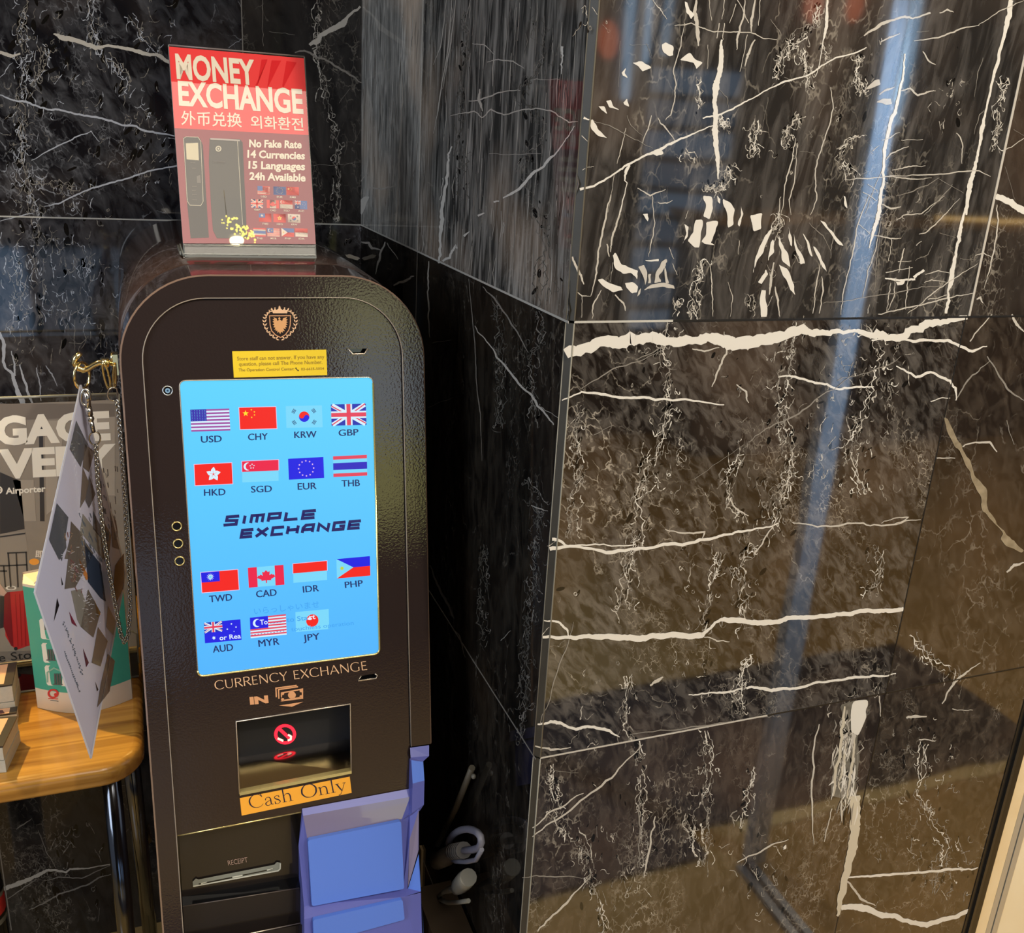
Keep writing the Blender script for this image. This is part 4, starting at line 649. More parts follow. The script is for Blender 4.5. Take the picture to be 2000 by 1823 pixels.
        if big: Q.rect(-.015, -.025, 1.015, .515, SPK, -H*.5)
        Q.rect(0, 0, 1, .5, RD, 0); Q.rect(0, .5, 1, 1, W, 0)
    elif code == 'PHP':
        Q.poly([(0, 0), (1, 0), (1, .5), (.47, .5)], BL, 0); Q.poly([(.47, .5), (1, .5), (1, 1), (0, 1)], RD, 0); Q.poly([(0, 0), (.5, .5), (0, 1)], W, H)
        Q.star(.16, .5, .13, SYG if big else SY, 2*H, 8, .5); Q.disc(.16, .5, .075, SYG if big else SY, 3*H)
    elif code == 'AUD':
        Q.rect(0, 0, 1, 1, BL, 0); uj(0, 0, .5, .5, H)
        Q.star(.25, .78, .10, SW, H, 7, .5)
        for x, y, r in ((.75, .18, .05), (.87, .36, .05), (.63, .42, .05), (.81, .56, .03), (.75, .82, .05)):
            if big and y > .7: continue
            Q.star(x, y, r, SW, H, 7, .5)
    elif code == 'MYR':
        Q.rect(0, 0, 1, 1, SW if big else W, 0)
        for k in range(7): Q.rect(0, k*2/14, 1, (k*2+1)/14, SRD if big else RD, H)
        Q.rect(0, 0, .5, .57, BL, 2*H); Q.disc(.19, .29, .20, SW, 3*H); Q.disc(.235, .29, .165, BL, 4*H)
        if not big: Q.star(.34, .29, .12, SY, 3*H, 14, .6)
    elif code == 'JPY': Q.rect(0, 0, 1, 1, W, 0); Q.disc(.5, .5, .31, SR, H)
C7, C8 = (340, 740, .21), (360, 1060, .2)
for crop, rows in ((C7, (('USD', (150, 288), (513, 277), (160, 493), (252, 595), (443, 588), 62), ('CHY', (605, 270), (945, 262), (615, 470), (690, 573), (872, 566), 62), ('KRW', (1038, 255), (1375, 248), (1045, 458), (1120, 553), (1325, 546), 62), ('GBP', (1458, 240), (1783, 232), (1465, 437), (1532, 533), (1715, 526), 60),
      ('HKD', (188, 800), (535, 783), (197, 993), (280, 1090), (478, 1083), 62), ('SGD', (632, 770), (970, 755), (635, 965), (718, 1060), (910, 1053), 62), ('EUR', (1060, 745), (1388, 728), (1068, 940), (1152, 1033), (1325, 1026), 62), ('THB', (1478, 722), (1793, 708), (1482, 915), (1560, 1005), (1728, 998), 62))),
    (C8, (('TWD', (162, 295), (520, 265), (175, 490), (248, 585), (468, 565), 66), ('CAD', (620, 248), (968, 218), (630, 442), (705, 537), (903, 518), 66), ('IDR', (1062, 210), (1392, 180), (1065, 395), (1162, 490), (1315, 475), 64), ('PHP', (1485, 162), (1812, 133), (1490, 352), (1572, 445), (1745, 427), 62),
      ('AUD', (190, 785), (547, 750), (202, 985), (282, 1077), (478, 1055), 68), ('MYR', (640, 735), (992, 700), (648, 935), (728, 1020), (930, 997), 68), ('JPY', (1085, 680), (1410, 650), (1090, 875), (1165, 965), (1325, 945), 64)))):
    ar.crop(*crop)
    for code, tl, tr_, bl, tb0, tb1, hh in rows:
        flag(ar.frame(tl, tr_, bl), code); [ar.text(code, (tb0[0]+o_, tb0[1]-o_*.3), (tb1[0]+o_, tb1[1]-o_*.3), hh, SND, .0, .0006+o_*.00001) for o_ in (-2, 2)]
ar.crop(*C8)
ar.text('or Rea', (345, 955), (553, 935), 46, SGW, .016, .0007); ar.text('To', (740, 803), (815, 797), 48, SGW, .02, .0007); ar.text('touchless operation', (1045, 868), (1655, 803), 40, SGH, .0, .0005); ar.text('rt', (1222, 752), (1282, 744), 46, SGW, .02, .0009); ar.text('to Sta', (1000, 778), (1205, 757), 46, SGH, .01, .0005)
ar.text('いらっしゃいませ', (685, 700), (1320, 630), 52, SGH, .0, .0004)
for k in range(11): ar.crop(*C8); ar.disc(840+k*14, 790-k*1.6, 5, SUS, .0008, 3); ar.disc(660+k*31, 902-k*3.6, 8, SUS, .0008, 3)
ar.disc(1225, 745, 22, SGW, .0007, 13)
# wide angular logo lettering
GL = {'S': [[(1, 1), (.12, 1), (.12, .54), (.88, .46), (.88, 0), (-.05, 0)]], 'I': [[(.5, 0), (.5, 1)]], 'M': [[(.08, 0), (.08, .92), (.92, .92), (.92, 0)], [(.5, .92), (.5, 0)]], 'P': [[(.1, 0), (.1, .95), (.9, .95), (.9, .40), (.1, .40)]], 'L': [[(.1, 1), (.1, .07), (1, .07)]], 'E': [[(1, .95), (.1, .95), (.1, .07), (1, .07)], [(.1, .5), (.95, .5)]],
      'X': [[(.05, 1), (.95, 0)], [(.05, 0), (.95, 1)]], 'C': [[(1, .95), (.1, .95), (.1, .07), (1, .07)]], 'H': [[(.1, 0), (.1, 1)], [(.9, 0), (.9, 1)], [(.1, .5), (.9, .5)]], 'A': [[(.08, 0), (.08, .6), (.28, .95), (.9, .95), (.9, 0)], [(.08, .38), (.9, .38)]], 'N': [[(.1, 0), (.1, .95), (.9, .07), (.9, 1)]], 'G': [[(1, .95), (.1, .95), (.1, .07), (.9, .07), (.9, .48), (.55, .48)]]}
def logo(t, bl, br, tl, w, wi=.35):
    u = [(wi if ch == 'I' else 1.0) for ch in t]; gap = .26; tot = sum(u)+gap*(len(t)-1); x = 0
    for ch, a_ in zip(t, u):
        for st in GL[ch]:
            ar.stroke([(bl[0]+(br[0]-bl[0])*(x+px_*a_)/tot+(tl[0]-bl[0])*py_, bl[1]+(br[1]-bl[1])*(x+px_*a_)/tot+(tl[1]-bl[1])*py_) for px_, py_ in st], w, SNV, .0006)
        x += a_+gap
ar.crop(300, 960, .28)
logo('SIMPLE', (492, 236), (1122, 187), (503, 180), 21); logo('EXCHANGE', (601, 325), (1436, 258), (612, 270), 21)
sc_.build('screen', kiosk)
# crest, lettering
ce = MB(); A = Art(ce, P_KIOSK, -.0019).crop(480, 580, .0988)
A.poly([(505, 250), (545, 270), (575, 230), (610, 262), (650, 225), (645, 205), (667, 175), (690, 205), (685, 225), (728, 262), (765, 225), (795, 268), (835, 245), (818, 325), (540, 325)], COPPER_LT)
for x, y in ((505, 248), (577, 222), (667, 190), (767, 220), (836, 243)): A.disc(x, y, 13, COPPER_LT)
A.stroke([(470, 375), (885, 372), (878, 560), (850, 660), (780, 750), (690, 805), (590, 755), (510, 670), (482, 560), (470, 375), (500, 375)], 17, COPPER)
eagle = [(665, 400), (690, 430), (668, 445), (720, 480), (740, 420), (820, 400), (790, 440), (828, 450), (795, 480), (830, 500), (795, 520), (828, 550), (790, 560), (815, 600), (780, 600), (790, 640), (740, 620), (770, 680), (730, 670), (735, 710), (700, 690), (680, 735), (655, 690), (625, 712), (625, 665), (590, 680), (600, 640), (565, 655), (590, 610), (545, 600), (570, 565), (530, 550), (565, 520), (530, 490), (565, 475), (530, 445), (570, 440), (545, 405), (610, 425), (625, 480), (655, 455), (640, 425)]
A.poly(eagle, mat('crest_orange', lin(.62, .32, .13), .4), .0002)
for k in range(11):
    for sg in (-1, 1):
        t = math.radians(78-k*16.5); cx_, cy_ = 680+sg*330*math.cos(t)*-1*-1, 545-335*math.sin(t)*.98
        cx_ = 680+sg*(300*math.cos(t)) if False else 680+sg*308*math.cos(math.radians(62-k*13.6)); cy_ = 545-300*math.sin(math.radians(62-k*13.6))
        dx, dy = -sg*math.sin(math.radians(62-k*13.6))*-1, -math.cos(math.radians(62-k*13.6))
        for off in (-1, 1):
            a_ = math.atan2(dy, dx*1.0)+off*.62
            ex, ey = math.cos(a_), math.sin(a_); w_ = 15
            A.poly([(cx_, cy_), (cx_+ex*34-ey*w_, cy_+ey*34+ex*w_), (cx_+ex*74, cy_+ey*74), (cx_+ex*34+ey*w_, cy_+ey*34-ex*w_)], COPPER_LT, .0001)
ce.build('crest', kiosk)
le = MB(); A = Art(le, P_KIOSK, -.0019).crop(400, 1260, .18)
OP = {}                                                      # flared sans capitals drawn as pen strokes
OP['C'] = (.78, [[(.76, .86, .09), (.60, .97, .05), (.42, 1, .05), (.2, .92, .07), (.06, .72, .11), (.03, .5, .125), (.06, .28, .11), (.2, .08, .07), (.42, 0, .05), (.60, .03, .05), (.78, .13, .09)]])
OP['U'] = (.72, [[(.06, 1, .13), (.07, .6, .10), (.07, .32, .10), (.14, .1, .08), (.36, 0, .06), (.57, .1, .06), (.64, .32, .07), (.64, .6, .07), (.65, 1, .10)]])
OP['R'] = (.62, [[(.08, 0, .13), (.08, .5, .10), (.08, 1, .12)], [(.08, .97, .06), (.32, .98, .06), (.50, .9, .09), (.54, .74, .11), (.48, .57, .09), (.30, .5, .06), (.09, .5, .05)], [(.30, .5, .08), (.45, .26, .11), (.66, 0, .12)]])
OP['E'] = (.52, [[(.08, 0, .10), (.08, .5, .10), (.08, 1, .10)], [(.08, .965, .06), (.48, .965, .08)], [(.08, .52, .06), (.44, .52, .07)], [(.08, .035, .06), (.50, .035, .08)]])
OP['N'] = (.80, [[(.08, 0, .09), (.08, .5, .06), (.08, 1, .09)], [(.07, 1, .10), (.40, .5, .11), (.72, 0, .11)], [(.72, 0, .07), (.72, .5, .06), (.72, 1, .09)]])
OP['Y'] = (.62, [[(.0, 1, .12), (.15, .74, .11), (.31, .48, .10)], [(.62, 1, .09), (.46, .74, .06), (.31, .48, .07)], [(.31, .5, .10), (.31, .25, .10), (.31, 0, .13)]])
OP['X'] = (.66, [[(.02, 1, .12), (.33, .5, .11), (.65, 0, .13)], [(.62, 1, .09), (.33, .5, .06), (.0, 0, .10)]])
OP['H'] = (.76, [[(.08, 0, .12), (.08, .5, .10), (.08, 1, .12)], [(.68, 0, .12), (.68, .5, .10), (.68, 1, .12)], [(.08, .52, .06), (.68, .52, .06)]])
OP['A'] = (.74, [[(.0, 0, .10), (.18, .5, .06), (.36, 1, .07)], [(.36, 1, .10), (.54, .5, .11), (.73, 0, .13)], [(.13, .33, .05), (.60, .33, .05)]])
OP['G'] = (.80, [[(.76, .88, .09), (.60, .97, .05), (.42, 1, .05), (.2, .92, .07), (.06, .72, .11), (.03, .5, .125), (.06, .28, .11), (.2, .08, .07), (.44, 0, .05), (.62, .03, .06), (.72, .07, .07)], [(.72, .05, .10), (.72, .25, .10), (.72, .44, .12)]])
OP[' '] = (.30, [])
def pen(A, t, bl, br, hh, m, table, gap=.14, sh=0.0, h=0.0):
    tot = sum(table[c_][0] for c_ in t)+gap*(len(t)-1); l = math.hypot(br[0]-bl[0], br[1]-bl[1]); e = ((br[0]-bl[0])/tot, (br[1]-bl[1])/tot); up = ((br[1]-bl[1])/l*hh, -(br[0]-bl[0])/l*hh); x = 0
    for c_ in t:
        for st in table[c_][1]:
            P = [(bl[0]+e[0]*(x+p[0])+up[0]*p[1], bl[1]+e[1]*(x+p[0])+up[1]*p[1], p[2]*hh*1.05) for p in st]
            Q = [P[0]]
            for i in range(len(P)-1):                        # smooth the stroke
                p0, p1, p2, p3 = P[max(i-1, 0)], P[i], P[i+1], P[min(i+2, len(P)-1)]
                for t_ in (.33, .66, 1.0):
                    f = lambda a, b, c, d: .5*((2*b)+(-a+c)*t_+(2*a-5*b+4*c-d)*t_*t_+(-a+3*b-3*c+d)*t_**3)
                    Q.append(tuple(f(p0[k], p1[k], p2[k], p3[k]) for k in range(3)) if len(P) > 3 else tuple(p1[k]+(p2[k]-p1[k])*t_ for k in range(3)))
            A.stroke(Q, 1, m, h)
        x += table[c_][0]+gap
pen(A, 'CURRENCY EXCHANGE', (115, 487), (1765, 270), 95, COPPER_LT, OP)
A.text('IN', (492, 645), (692, 625), 74, COPPER, .06)
for o_, ex in ((0, 225), (28, 212), (56, 0)):
    if o_ < 56: A.stroke([(776+o_, 568+o_*.6), (772+o_, 470+o_*.55), (772+o_+ex, 440+o_*.50)], 14, COPPER)
A.stroke([(832, 612), (832, 522), (1060, 480), (1060, 578), (832, 608), (832, 560)], 14, COPPER)
A.poly([(850, 585), (850, 540), (895, 530), (895, 578)], mat('icon_gap', lin(.022, .013, .011), .3), .0001); A.poly([(990, 555), (990, 512), (1040, 502), (1040, 548)], mat('icon_gap', lin(.02, .01, .01)), .0001)
for p in ((845, 530), (1045, 500), (845, 592), (1045, 560)): A.disc(p[0], p[1], 17, COPPER, .0002, 15, 12)
A.disc(945, 545, 43, COPPER, .0002, 40); A.poly([(845, 512+100), (1050, 575), (1050, 562), (845, 598)], COPPER, .0002)
A.poly([(808, 658), (1070, 618), (945, 672)], COPPER)
le.build('lettering', kiosk)
# yellow notice
st = MB(); A = Art(st, P_KIOSK, -.0017).crop(200, 400, .33); YL = mat('yellow_sticker', lin(.78, .56, .012), .5); YT = mat('sticker_print', lin(.30, .19, .01), .6)
A.poly([(768, 868), (1325, 858), (1331, 1009), (778, 1024)], YL)
A.text('Store staff can not answer. If you have any', (797, 922), (1314, 910), 22, YT, .012, .0002); A.text('question, please call The Phone Number.', (808, 954), (1302, 942), 22, YT, .012, .0002); A.text('The Operation Control Center:', (806, 987), (1135, 980), 17, YT, .016, .0002)
A.text('03-6635-5054', (1176, 981), (1312, 977), 15, YT, .016, .0002); A.stroke([(1144, 965, 9), (1150, 976, 4), (1162, 983, 8)], 5, mat('sticker_black', lin(.03, .02, .005), .5), .0002)
tag(st.build('notice_sticker', kiosk), 'yellow notice sticker above the screen')
# small camera and three round holes
for i, (x, y, r) in enumerate(((327.5, 763.5, .0052), (345.5, 1029, .0052), (348, 1063, .0052), (351, 1097, .0052))):
    m_ = MB(); u, s = us(x, y)
    ci = lambda rr, d, n=20: [K(u+rr*math.cos(2*math.pi*k/n), s+rr*math.sin(2*math.pi*k/n), d) for k in range(n)]
    m_.grid([ci(r*1.06, -.0022), ci(r, -.0008), ci(r*.84, -.0008), ci(r*.78, -.0022)], mat('camera_ring', lin(.55, .60, .66), .25, .8) if i == 0 else GOLDRIM, True, True)
    m_.face(ci(r*.8, -.0019), BLACKHOLE)
    if i == 0: m_.face(ci(r*.50, -.0015), mat('lens_glass', lin(.20, .34, .50), .1)); m_.face(ci(r*.2, -.0013), mat('lens_dark', lin(.02, .05, .12), .1))
    m_.build('camera_lens' if i == 0 else 'microphone_hole', kiosk)
# bill slot: a dark glossy pocket
D = -.048; P_IN = Plane(K(0, 0, D), KN); GL_ = mat('slot_gloss', lin(.33, .32, .33), .10, 1.0); SBK = mat('slot_back', lin(.006, .006, .008), .5)
sl = MB(); f4 = [K(u, s, -.0022) for u, s in SLOT]
b4 = [P_IN.at(*q) for q in ((466, 1404), (684, 1369), (686, 1443), (470, 1480))]
for a_, b2 in ((0, 1), (1, 2), (2, 3), (3, 0)): sl.face([f4[a_], f4[b2], b4[b2], b4[a_]], GL_)
sl.face(b4, SBK); sl.build('bill_slot', kiosk)
sr = MB(); sr.tube([K(u, s, -.0012) for u, s in (SLOT[3], SLOT[0], SLOT[1], SLOT[2])], .0010, RIM, 6)
n3 = lambda o_, d: [K(SLOT[3][0], SLOT[3][1]+o_, d), K(SLOT[2][0], SLOT[2][1]+o_, d)]
sr.grid([n3(.0035, -.006), n3(.002, .0002), n3(-.001, .0014), n3(-.003, -.0022)], GOLDRIM, False); sr.build('slot_rim', kiosk)
rl = MB(); A = Art(rl, P_IN, .0006).crop(430, 1360, .145); RE = mat('red_led', lin(.1, 0, 0), .4, emit=(1, .012, .03, 1), es=2.6); REH = mat('red_led_hot', lin(.1, 0, 0), .4, emit=(1, .55, .40, 1), es=2.2)
A.ring(875, 515, 105, 148, RE, ky=.92); A.stroke([(795, 440), (955, 590)], 44, RE, .0002); A.stroke([(915, 520), (955, 545), (950, 585), (910, 600)], 26, REH, .0004); A.stroke([(775, 570), (850, 605)], 28, REH, .0004)
tag(rl.build('red_stop_light', kiosk), 'red glowing no entry ring light inside the slot')
# Cash Only strip: serif letters as pen strokes
cs = MB(); A = Art(cs, P_KIOSK, -.0016).crop(430, 1360, .145); OR_ = mat('orange_sticker', lin(.82, .37, .035), .5); INK = mat('dark_ink', lin(.012, .010, .03), .5)
A.poly([(265, 1375), (1745, 1085), (1772, 1305), (290, 1612)], OR_)
SE = {'C': (.74, [[(.70, .72, FZ+.003), (.66, .98, FZ+.003)], [(.67, .80, .03), (.55, .95, .03), (.38, 1, .035), (.18, .9, .06), (.04, .66, .10), (.02, .48, .11), (.06, .26, .10), (.18, .08, .06), (.38, 0, .035), (.58, .05, .03), (.71, .20, .025)]]),
      'a': (.44, [[(.05, .42, .07), (.08, .55, .04), (.20, .61, .04), (.31, .52, .07), (.32, .3, .09), (.33, .06, .07), (.44, .03, .03)], [(.32, .36, .03), (.16, .30, .04), (.03, .16, .08), (.08, .02, .05), (.2, .0, .04), (.32, .1, .03)]]),
      's': (.34, [[(.27, .44, FZ+.003), (.25, .60, FZ+.003)], [(.26, .52, .03), (.16, .61, .03), (.04, .53, .05), (.06, .40, .07), (.22, .27, .08), (.29, .13, .06), (.2, .01, .03), (.08, .01, .03), (.02, .12, .03)], [(.02, .20, FZ+.003), (.02, .0, FZ+.003)]]),
      'h': (.56, [[(.10, 0, .09), (.10, .5, .09), (.10, 1.04, .09)], [(.0, .015, .03), (.22, .015, .03)], [(.0, 1.0, .05), (.11, 1.05, .03)], [(.11, .46, .03), (.24, .60, .04), (.38, .58, .07), (.44, .42, .09), (.44, .2, .09), (.44, 0, .09)], [(.33, .015, .03), (.56, .015, .03)]]),
      'O': (.82, [[(.40, 0, .035), (.18, .08, .07), (.03, .32, .11), (.02, .5, .115), (.05, .7, .11), (.2, .93, .06), (.40, 1, .035), (.62, .92, .07), (.77, .68, .11), (.78, .5, .115), (.75, .3, .11), (.6, .07, .06), (.40, 0, .035)]]),
      'n': (.56, [[(.10, 0, .09), (.10, .3, .09), (.10, .60, .09)], [(.0, .015, .03), (.22, .015, .03)], [(.0, .56, .05), (.11, .61, .03)], [(.11, .46, .03), (.24, .60, .04), (.38, .58, .07), (.44, .42, .09), (.44, .2, .09), (.44, 0, .09)], [(.33, .015, .03), (.56, .015, .03)]]),
      'l': (.24, [[(.12, 0, .09), (.12, .5, .09), (.12, 1.04, .09)], [(.0, .015, .03), (.24, .015, .03)], [(.02, 1.0, .05), (.13, 1.05, .03)]]),
      'y': (.52, [[(.06, .58, .10), (.16, .3, .10), (.28, .02, .07)], [(.47, .58, .035), (.38, .3, .035), (.26, -.02, .035), (.18, -.2, .035), (.06, -.26, .06)], [(-.02, .585, .03), (.18, .585, .03)], [(.36, .585, .03), (.54, .585, .03)]]), ' ': (.36, [])}
pen(A, 'Cash Only', (408, 1520), (1705, 1268), 178, INK, SE, .07, h=.0002)
tag(cs.build('cash_only_label', kiosk), 'orange label strip under the slot')
# receipt recess: sunken panel, dark ledge, lower panel
rc = MB(); PR = Plane(K(0, 0, -.030), KN); PL = Plane(K(0, 0, -.014), KN)
q = lambda pl, *pts: [pl.at(*p) for p in pts]
rt = q(PR, (349, 1630), (590, 1575)); rb = q(PR, (356, 1752), (586, 1712)); lt = q(PL, (357, 1771), (585, 1735)); lb = q(PL, (362, 1850), (590, 1803))
RP = mat('receipt_panel_dark', lin(.012, .009, .008), .25, coat=.5)
rc.face([rt[0], rt[1], rb[1], rb[0]], RP); rc.face([rb[0], rb[1], lt[1], lt[0]], BLACKHOLE); rc.face([lt[0], lt[1], lb[1], lb[0]], RP)
l2 = q(P_KIOSK, (362, 1850), (592, 1806)); rc.face([lb[0], lb[1], l2[1], l2[0]], PAINT_DK); rc.face([l2[0], l2[1], K(.139, SB, 0), K(IL, SB, 0)], RP)
rc.tube([lb[0], lb[1]], .0008, RIM, 5); rc.tube([lt[0], lt[1]], .0006, mat('dull_edge', lin(.10, .08, .07), .4), 5)
rc.face([rt[1], K(.1395, -.352, -.0022), K(.139, -.60, -.0022), rb[1]], PAINT_DK)
rp = rc.build('receipt_panel', kiosk)
rs = MB(); A = Art(rs, PR, .0004).crop(280, 1560, .18); GM = mat('grey_green_plastic', lin(.20, .21, .18), .35); GE = mat('pale_plastic_edge', lin(.50, .50, .43), .3)
A.text('RECEIPT', (922, 728), (1135, 690), 55, mat('faint_print', lin(.30, .20, .16), .4), .0, .0002)
A.poly([(540, 960), (535, 905), (570, 870), (600, 880), (1420, 720), (1450, 690), (1490, 700), (1485, 770), (1460, 790)], GM, .002)
A.poly([(600, 925), (1390, 765), (1395, 775), (605, 938)], BLACKHOLE, .0024)
for x, y in ((625, 918), (965, 850), (1340, 772)): A.poly([(x, y), (x+(110 if x == 965 else 65), y-(22 if x == 965 else 13)), (x+(112 if x == 965 else 66), y-8), (x+2, y+14)], GE, .003)
A.stroke([(540, 955), (1462, 786), (1484, 765), (1486, 705)], 13, GE, .003); rs.build('receipt_slot', rp)
# blue coin and note tray at the lower right
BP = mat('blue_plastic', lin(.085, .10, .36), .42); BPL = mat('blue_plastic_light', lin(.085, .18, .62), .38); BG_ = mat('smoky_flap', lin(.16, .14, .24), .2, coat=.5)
ct = MB()
def V(px, py, d): return Plane(K(0, 0, d), KN).at(px, py)
def F(m, *v): ct.face([V(*p) for p in v], m)
F(BP, (590, 1580, -.001), (800, 1541, -.001), (801, 1557, .004), (592, 1594, .004))
F(BG_, (592, 1594, .004), (801, 1557, .004), (785, 1600, .010), (600, 1638, .010))
F(BP, (590, 1580, -.001), (592, 1594, .004), (600, 1638, .010), (605, 1768, .018), (594, 1772, .018), (583, 1652, .004))
F(BP, (583, 1652, .004), (594, 1772, .018), (594, 1900, .018), (586, 1900, -.02), (583, 1660, -.03))
F(BP, (600, 1638, .010), (785, 1600, .010), (787, 1737, .018), (605, 1768, .018))
F(BP, (785, 1600, .010), (801, 1557, .004), (818, 1582, .012), (800, 1640, .016), (796, 1736, .017), (787, 1737, .018))
F(mat('smoky_side', lin(.20, .18, .30), .35), (818, 1582, .012), (818, 1660, .014), (797, 1732, .017), (800, 1640, .016))
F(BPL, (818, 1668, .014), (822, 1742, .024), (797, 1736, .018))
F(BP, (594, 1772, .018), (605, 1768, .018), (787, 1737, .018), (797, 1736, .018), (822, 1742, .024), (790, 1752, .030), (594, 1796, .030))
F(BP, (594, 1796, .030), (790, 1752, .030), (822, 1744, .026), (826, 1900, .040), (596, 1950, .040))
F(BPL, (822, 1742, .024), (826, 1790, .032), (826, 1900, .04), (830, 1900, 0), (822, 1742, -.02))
F(BP, (818, 1582, .012), (822, 1742, .024), (822, 1742, -.03), (818, 1582, -.03))
# bracket on the right
F(BP, (801, 1461, .001), (838, 1456, .001), (838, 1477, .006), (802, 1480, .006))
F(BP, (802, 1480, .006), (838, 1477, .006), (826, 1488, .006), (801, 1486, .004))
F(BPL, (803, 1482, .004), (826, 1481, .004), (829, 1525, .012), (806, 1531, .012))
F(BP, (806, 1531, .012), (829, 1525, .012), (828, 1572, .012), (804, 1589, .012))
F(BP, (800, 1482, -.002), (803, 1482, .004), (806, 1531, .012), (804, 1589, .012), (797, 1590, -.002))
F(BP, (838, 1456, .001), (838, 1477, .006), (838, 1477, -.05), (838, 1456, -.05)); F(BP, (826, 1481, .004), (829, 1525, .012), (829, 1525, -.05), (826, 1481, -.05)); F(BP, (829, 1525, .012), (828, 1572, .012), (828, 1572, -.05), (829, 1525, -.05))
F(BP, (804, 1589, .012), (828, 1572, .012), (820, 1584, .010), (786, 1602, .010))
tray = ct.build('coin_tray', kiosk)
for nm, pts, d in (('tray_window', ((601, 1641), (783, 1604), (786, 1729), (607, 1763)), .0165), ('tray_flap', ((611, 1797), (786, 1757), (790, 1796), (613, 1845)), .036)):
    m_ = MB(); pl = Plane(K(0, 0, d), KN); q4 = [pl.at(*p) for p in pts]; c2 = [((p-KC).dot(KU), (p-KC).dot(KS)) for p in q4]; rq = roundq(c2, .003)
    top = [K(u, s, d+.001+(0.008*(c2[0][1]-s)/.09 if nm == 'tray_window' else 0)) for u, s in rq]; bot = [p-KN*.006 for p in top]
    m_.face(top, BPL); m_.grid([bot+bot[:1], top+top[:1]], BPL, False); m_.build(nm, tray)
# side edge strip seen past the tray
m_ = MB(); PX = Plane((.299, 0, 0), (-1, 0, 0))
for x0, x1, mm in ((823, 832, mat('tan_edge_strip', lin(.42, .30, .16), .5)), (836, 846, PAINT_DK), (849, 858, mat('brown_edge_strip', lin(.05, .035, .028), .4))):
    y_ = 1.20+(x0-823)*.005; pl = Plane((0, y_, 0), (0, -1, 0)); a_ = pl.at(x0, 1662); b2 = pl.at(x1, 1658)
    m_.box((a_.x, y_, FZ+.003), (b2.x, y_+.012, a_.z), mm)
m_.build('side_rail', kiosk)
# brass hook on the left side
BRASS = mat('polished_brass', lin(.80, .66, .34), .14, 1.0); CHROME = mat('chain_steel', lin(.52, .50, .46), .16, 1.0)
YH = 1.075; PH = Plane((0, YH, 0), (0, -1, 0))
hk = MB(); p = lambda x, y, dy=0: Plane((0, YH+dy, 0), (0, -1, 0)).at(x, y)
hk.tube([p(226, 709), p(206, 708), (p(194, 708)), p(183, 713), p(172, 720), p(162, 723), p(152, 719), p(145, 709), p(147, 700), p(157, 689)], [.0032]*8+[.0032, .003], BRASS, 10)
hk.box(tuple(p(225, 730)-Vector((.0012, .008, 0))), tuple(p(225, 690)+Vector((.0022, .008, 0))), BRASS); hk.tube([p(216, 698), p(222, 698)], .006, BRASS, 10); hk.tube([p(205, 716), p(205, 700)], .0042, BRASS, 10)
tag(hk.build('brass_hook', kiosk), 'polished brass hook on the left flank')
# ------------------------------------------------------------------ ACRYLIC MONEY EXCHANGE SIGN on the machine
SL = math.radians(19.2); SGN = Vector((0, -math.cos(SL), math.sin(SL))); SGU = Vector((0, math.sin(SL), math.cos(SL)))
ZTOP = K(0, ST).z
SP = Vector((.118, 1.192, ZTOP))
P_SIGN = Plane(SP+SGN*.0, SGN)
sign = thing('sign_holder', (.1165, 1.20, ZTOP), 'clear acrylic sign stand with red MONEY EXCHANGE poster, standing on the brown machine', 'sign')
ACR = clear_mat('clear_acrylic', amount=.05)
PAP_R = mat('poster_red', lin(.80, .055, .055), .012, ior=1.5); PAP_D = mat('poster_maroon', lin(.27, .045, .06), .012, ior=1.5); PAP_R2 = mat('poster_red_deep', lin(.66, .02, .025), .012); CREAM = mat('poster_cream', lin(.80, .70, .55), .02)
ps = MB(); A = Art(ps, P_SIGN, .0).crop(300, 60, .2633)
A.poly([(113, 118), (1115, 205), (1150, 775), (155, 722)], PAP_R); A.poly([(155, 722), (1150, 775), (1203, 1585), (218, 1577)], PAP_D)
for a_, b_ in (((800, 215), (845, 212)), ((875, 220), (945, 222)), ((985, 225), (1060, 235))): A.poly([a_, b_, (b_[0]-100, 425), (a_[0]-30, 405)], PAP_R2, .0002)
A.text('MONEY', (172, 350), (758, 398), 1, CREAM, .032, .0004, tl=(158, 172)); A.text('EXCHANGE', (188, 548), (1112, 612), 1, CREAM, .032, .0004, tl=(178, 374))
A.text('外币兑换', (205, 690), (655, 708), 1, CREAM, .008, .0004, tl=(203, 610)); A.text('외화환전', (722, 715), (1112, 735), 1, CREAM, .010, .0004, tl=(718, 642))
for t, a_, b_ in (('No Fake Rate', (708, 862), (1098, 872)), ('14 Currencies', (695, 940), (1122, 954)), ('15 Languages', (703, 1022), (1123, 1034)), ('24h Available', (710, 1105), (1127, 1118))): A.text(t, a_, b_, 54, CREAM, .036, .0004)
DKG = mat('poster_machine_grey', lin(.060, .055, .048), .012); DK2 = mat('poster_machine_shade', lin(.035, .030, .028), .012); LN = mat('poster_line', lin(.52, .46, .34), .012)
A.poly([(345, 800), (365, 850), (410, 1535), (275, 1540), (250, 1290), (225, 830)], DK2, .0002); A.poly([(222, 790), (330, 788), (355, 830), (368, 1275), (350, 1300), (265, 1295), (245, 1260)], DKG, .0004)
A.stroke([(222, 800), (240, 788), (330, 790), (350, 820), (368, 1265), (350, 1298), (270, 1295), (250, 1265), (222, 800)], 4, LN, .0006); A.poly([(238, 835), (330, 832), (336, 962), (245, 955)], mat('poster_screen', lin(.58, .50, .33), .012), .0006)
A.poly([(415, 800), (640, 805), (655, 1420), (690, 1540), (470, 1540), (440, 1480), (425, 1280), (410, 980)], DKG, .0003); A.poly([(640, 805), (660, 830), (690, 1480), (700, 1545), (655, 1540), (650, 1200)], DK2, .0004)
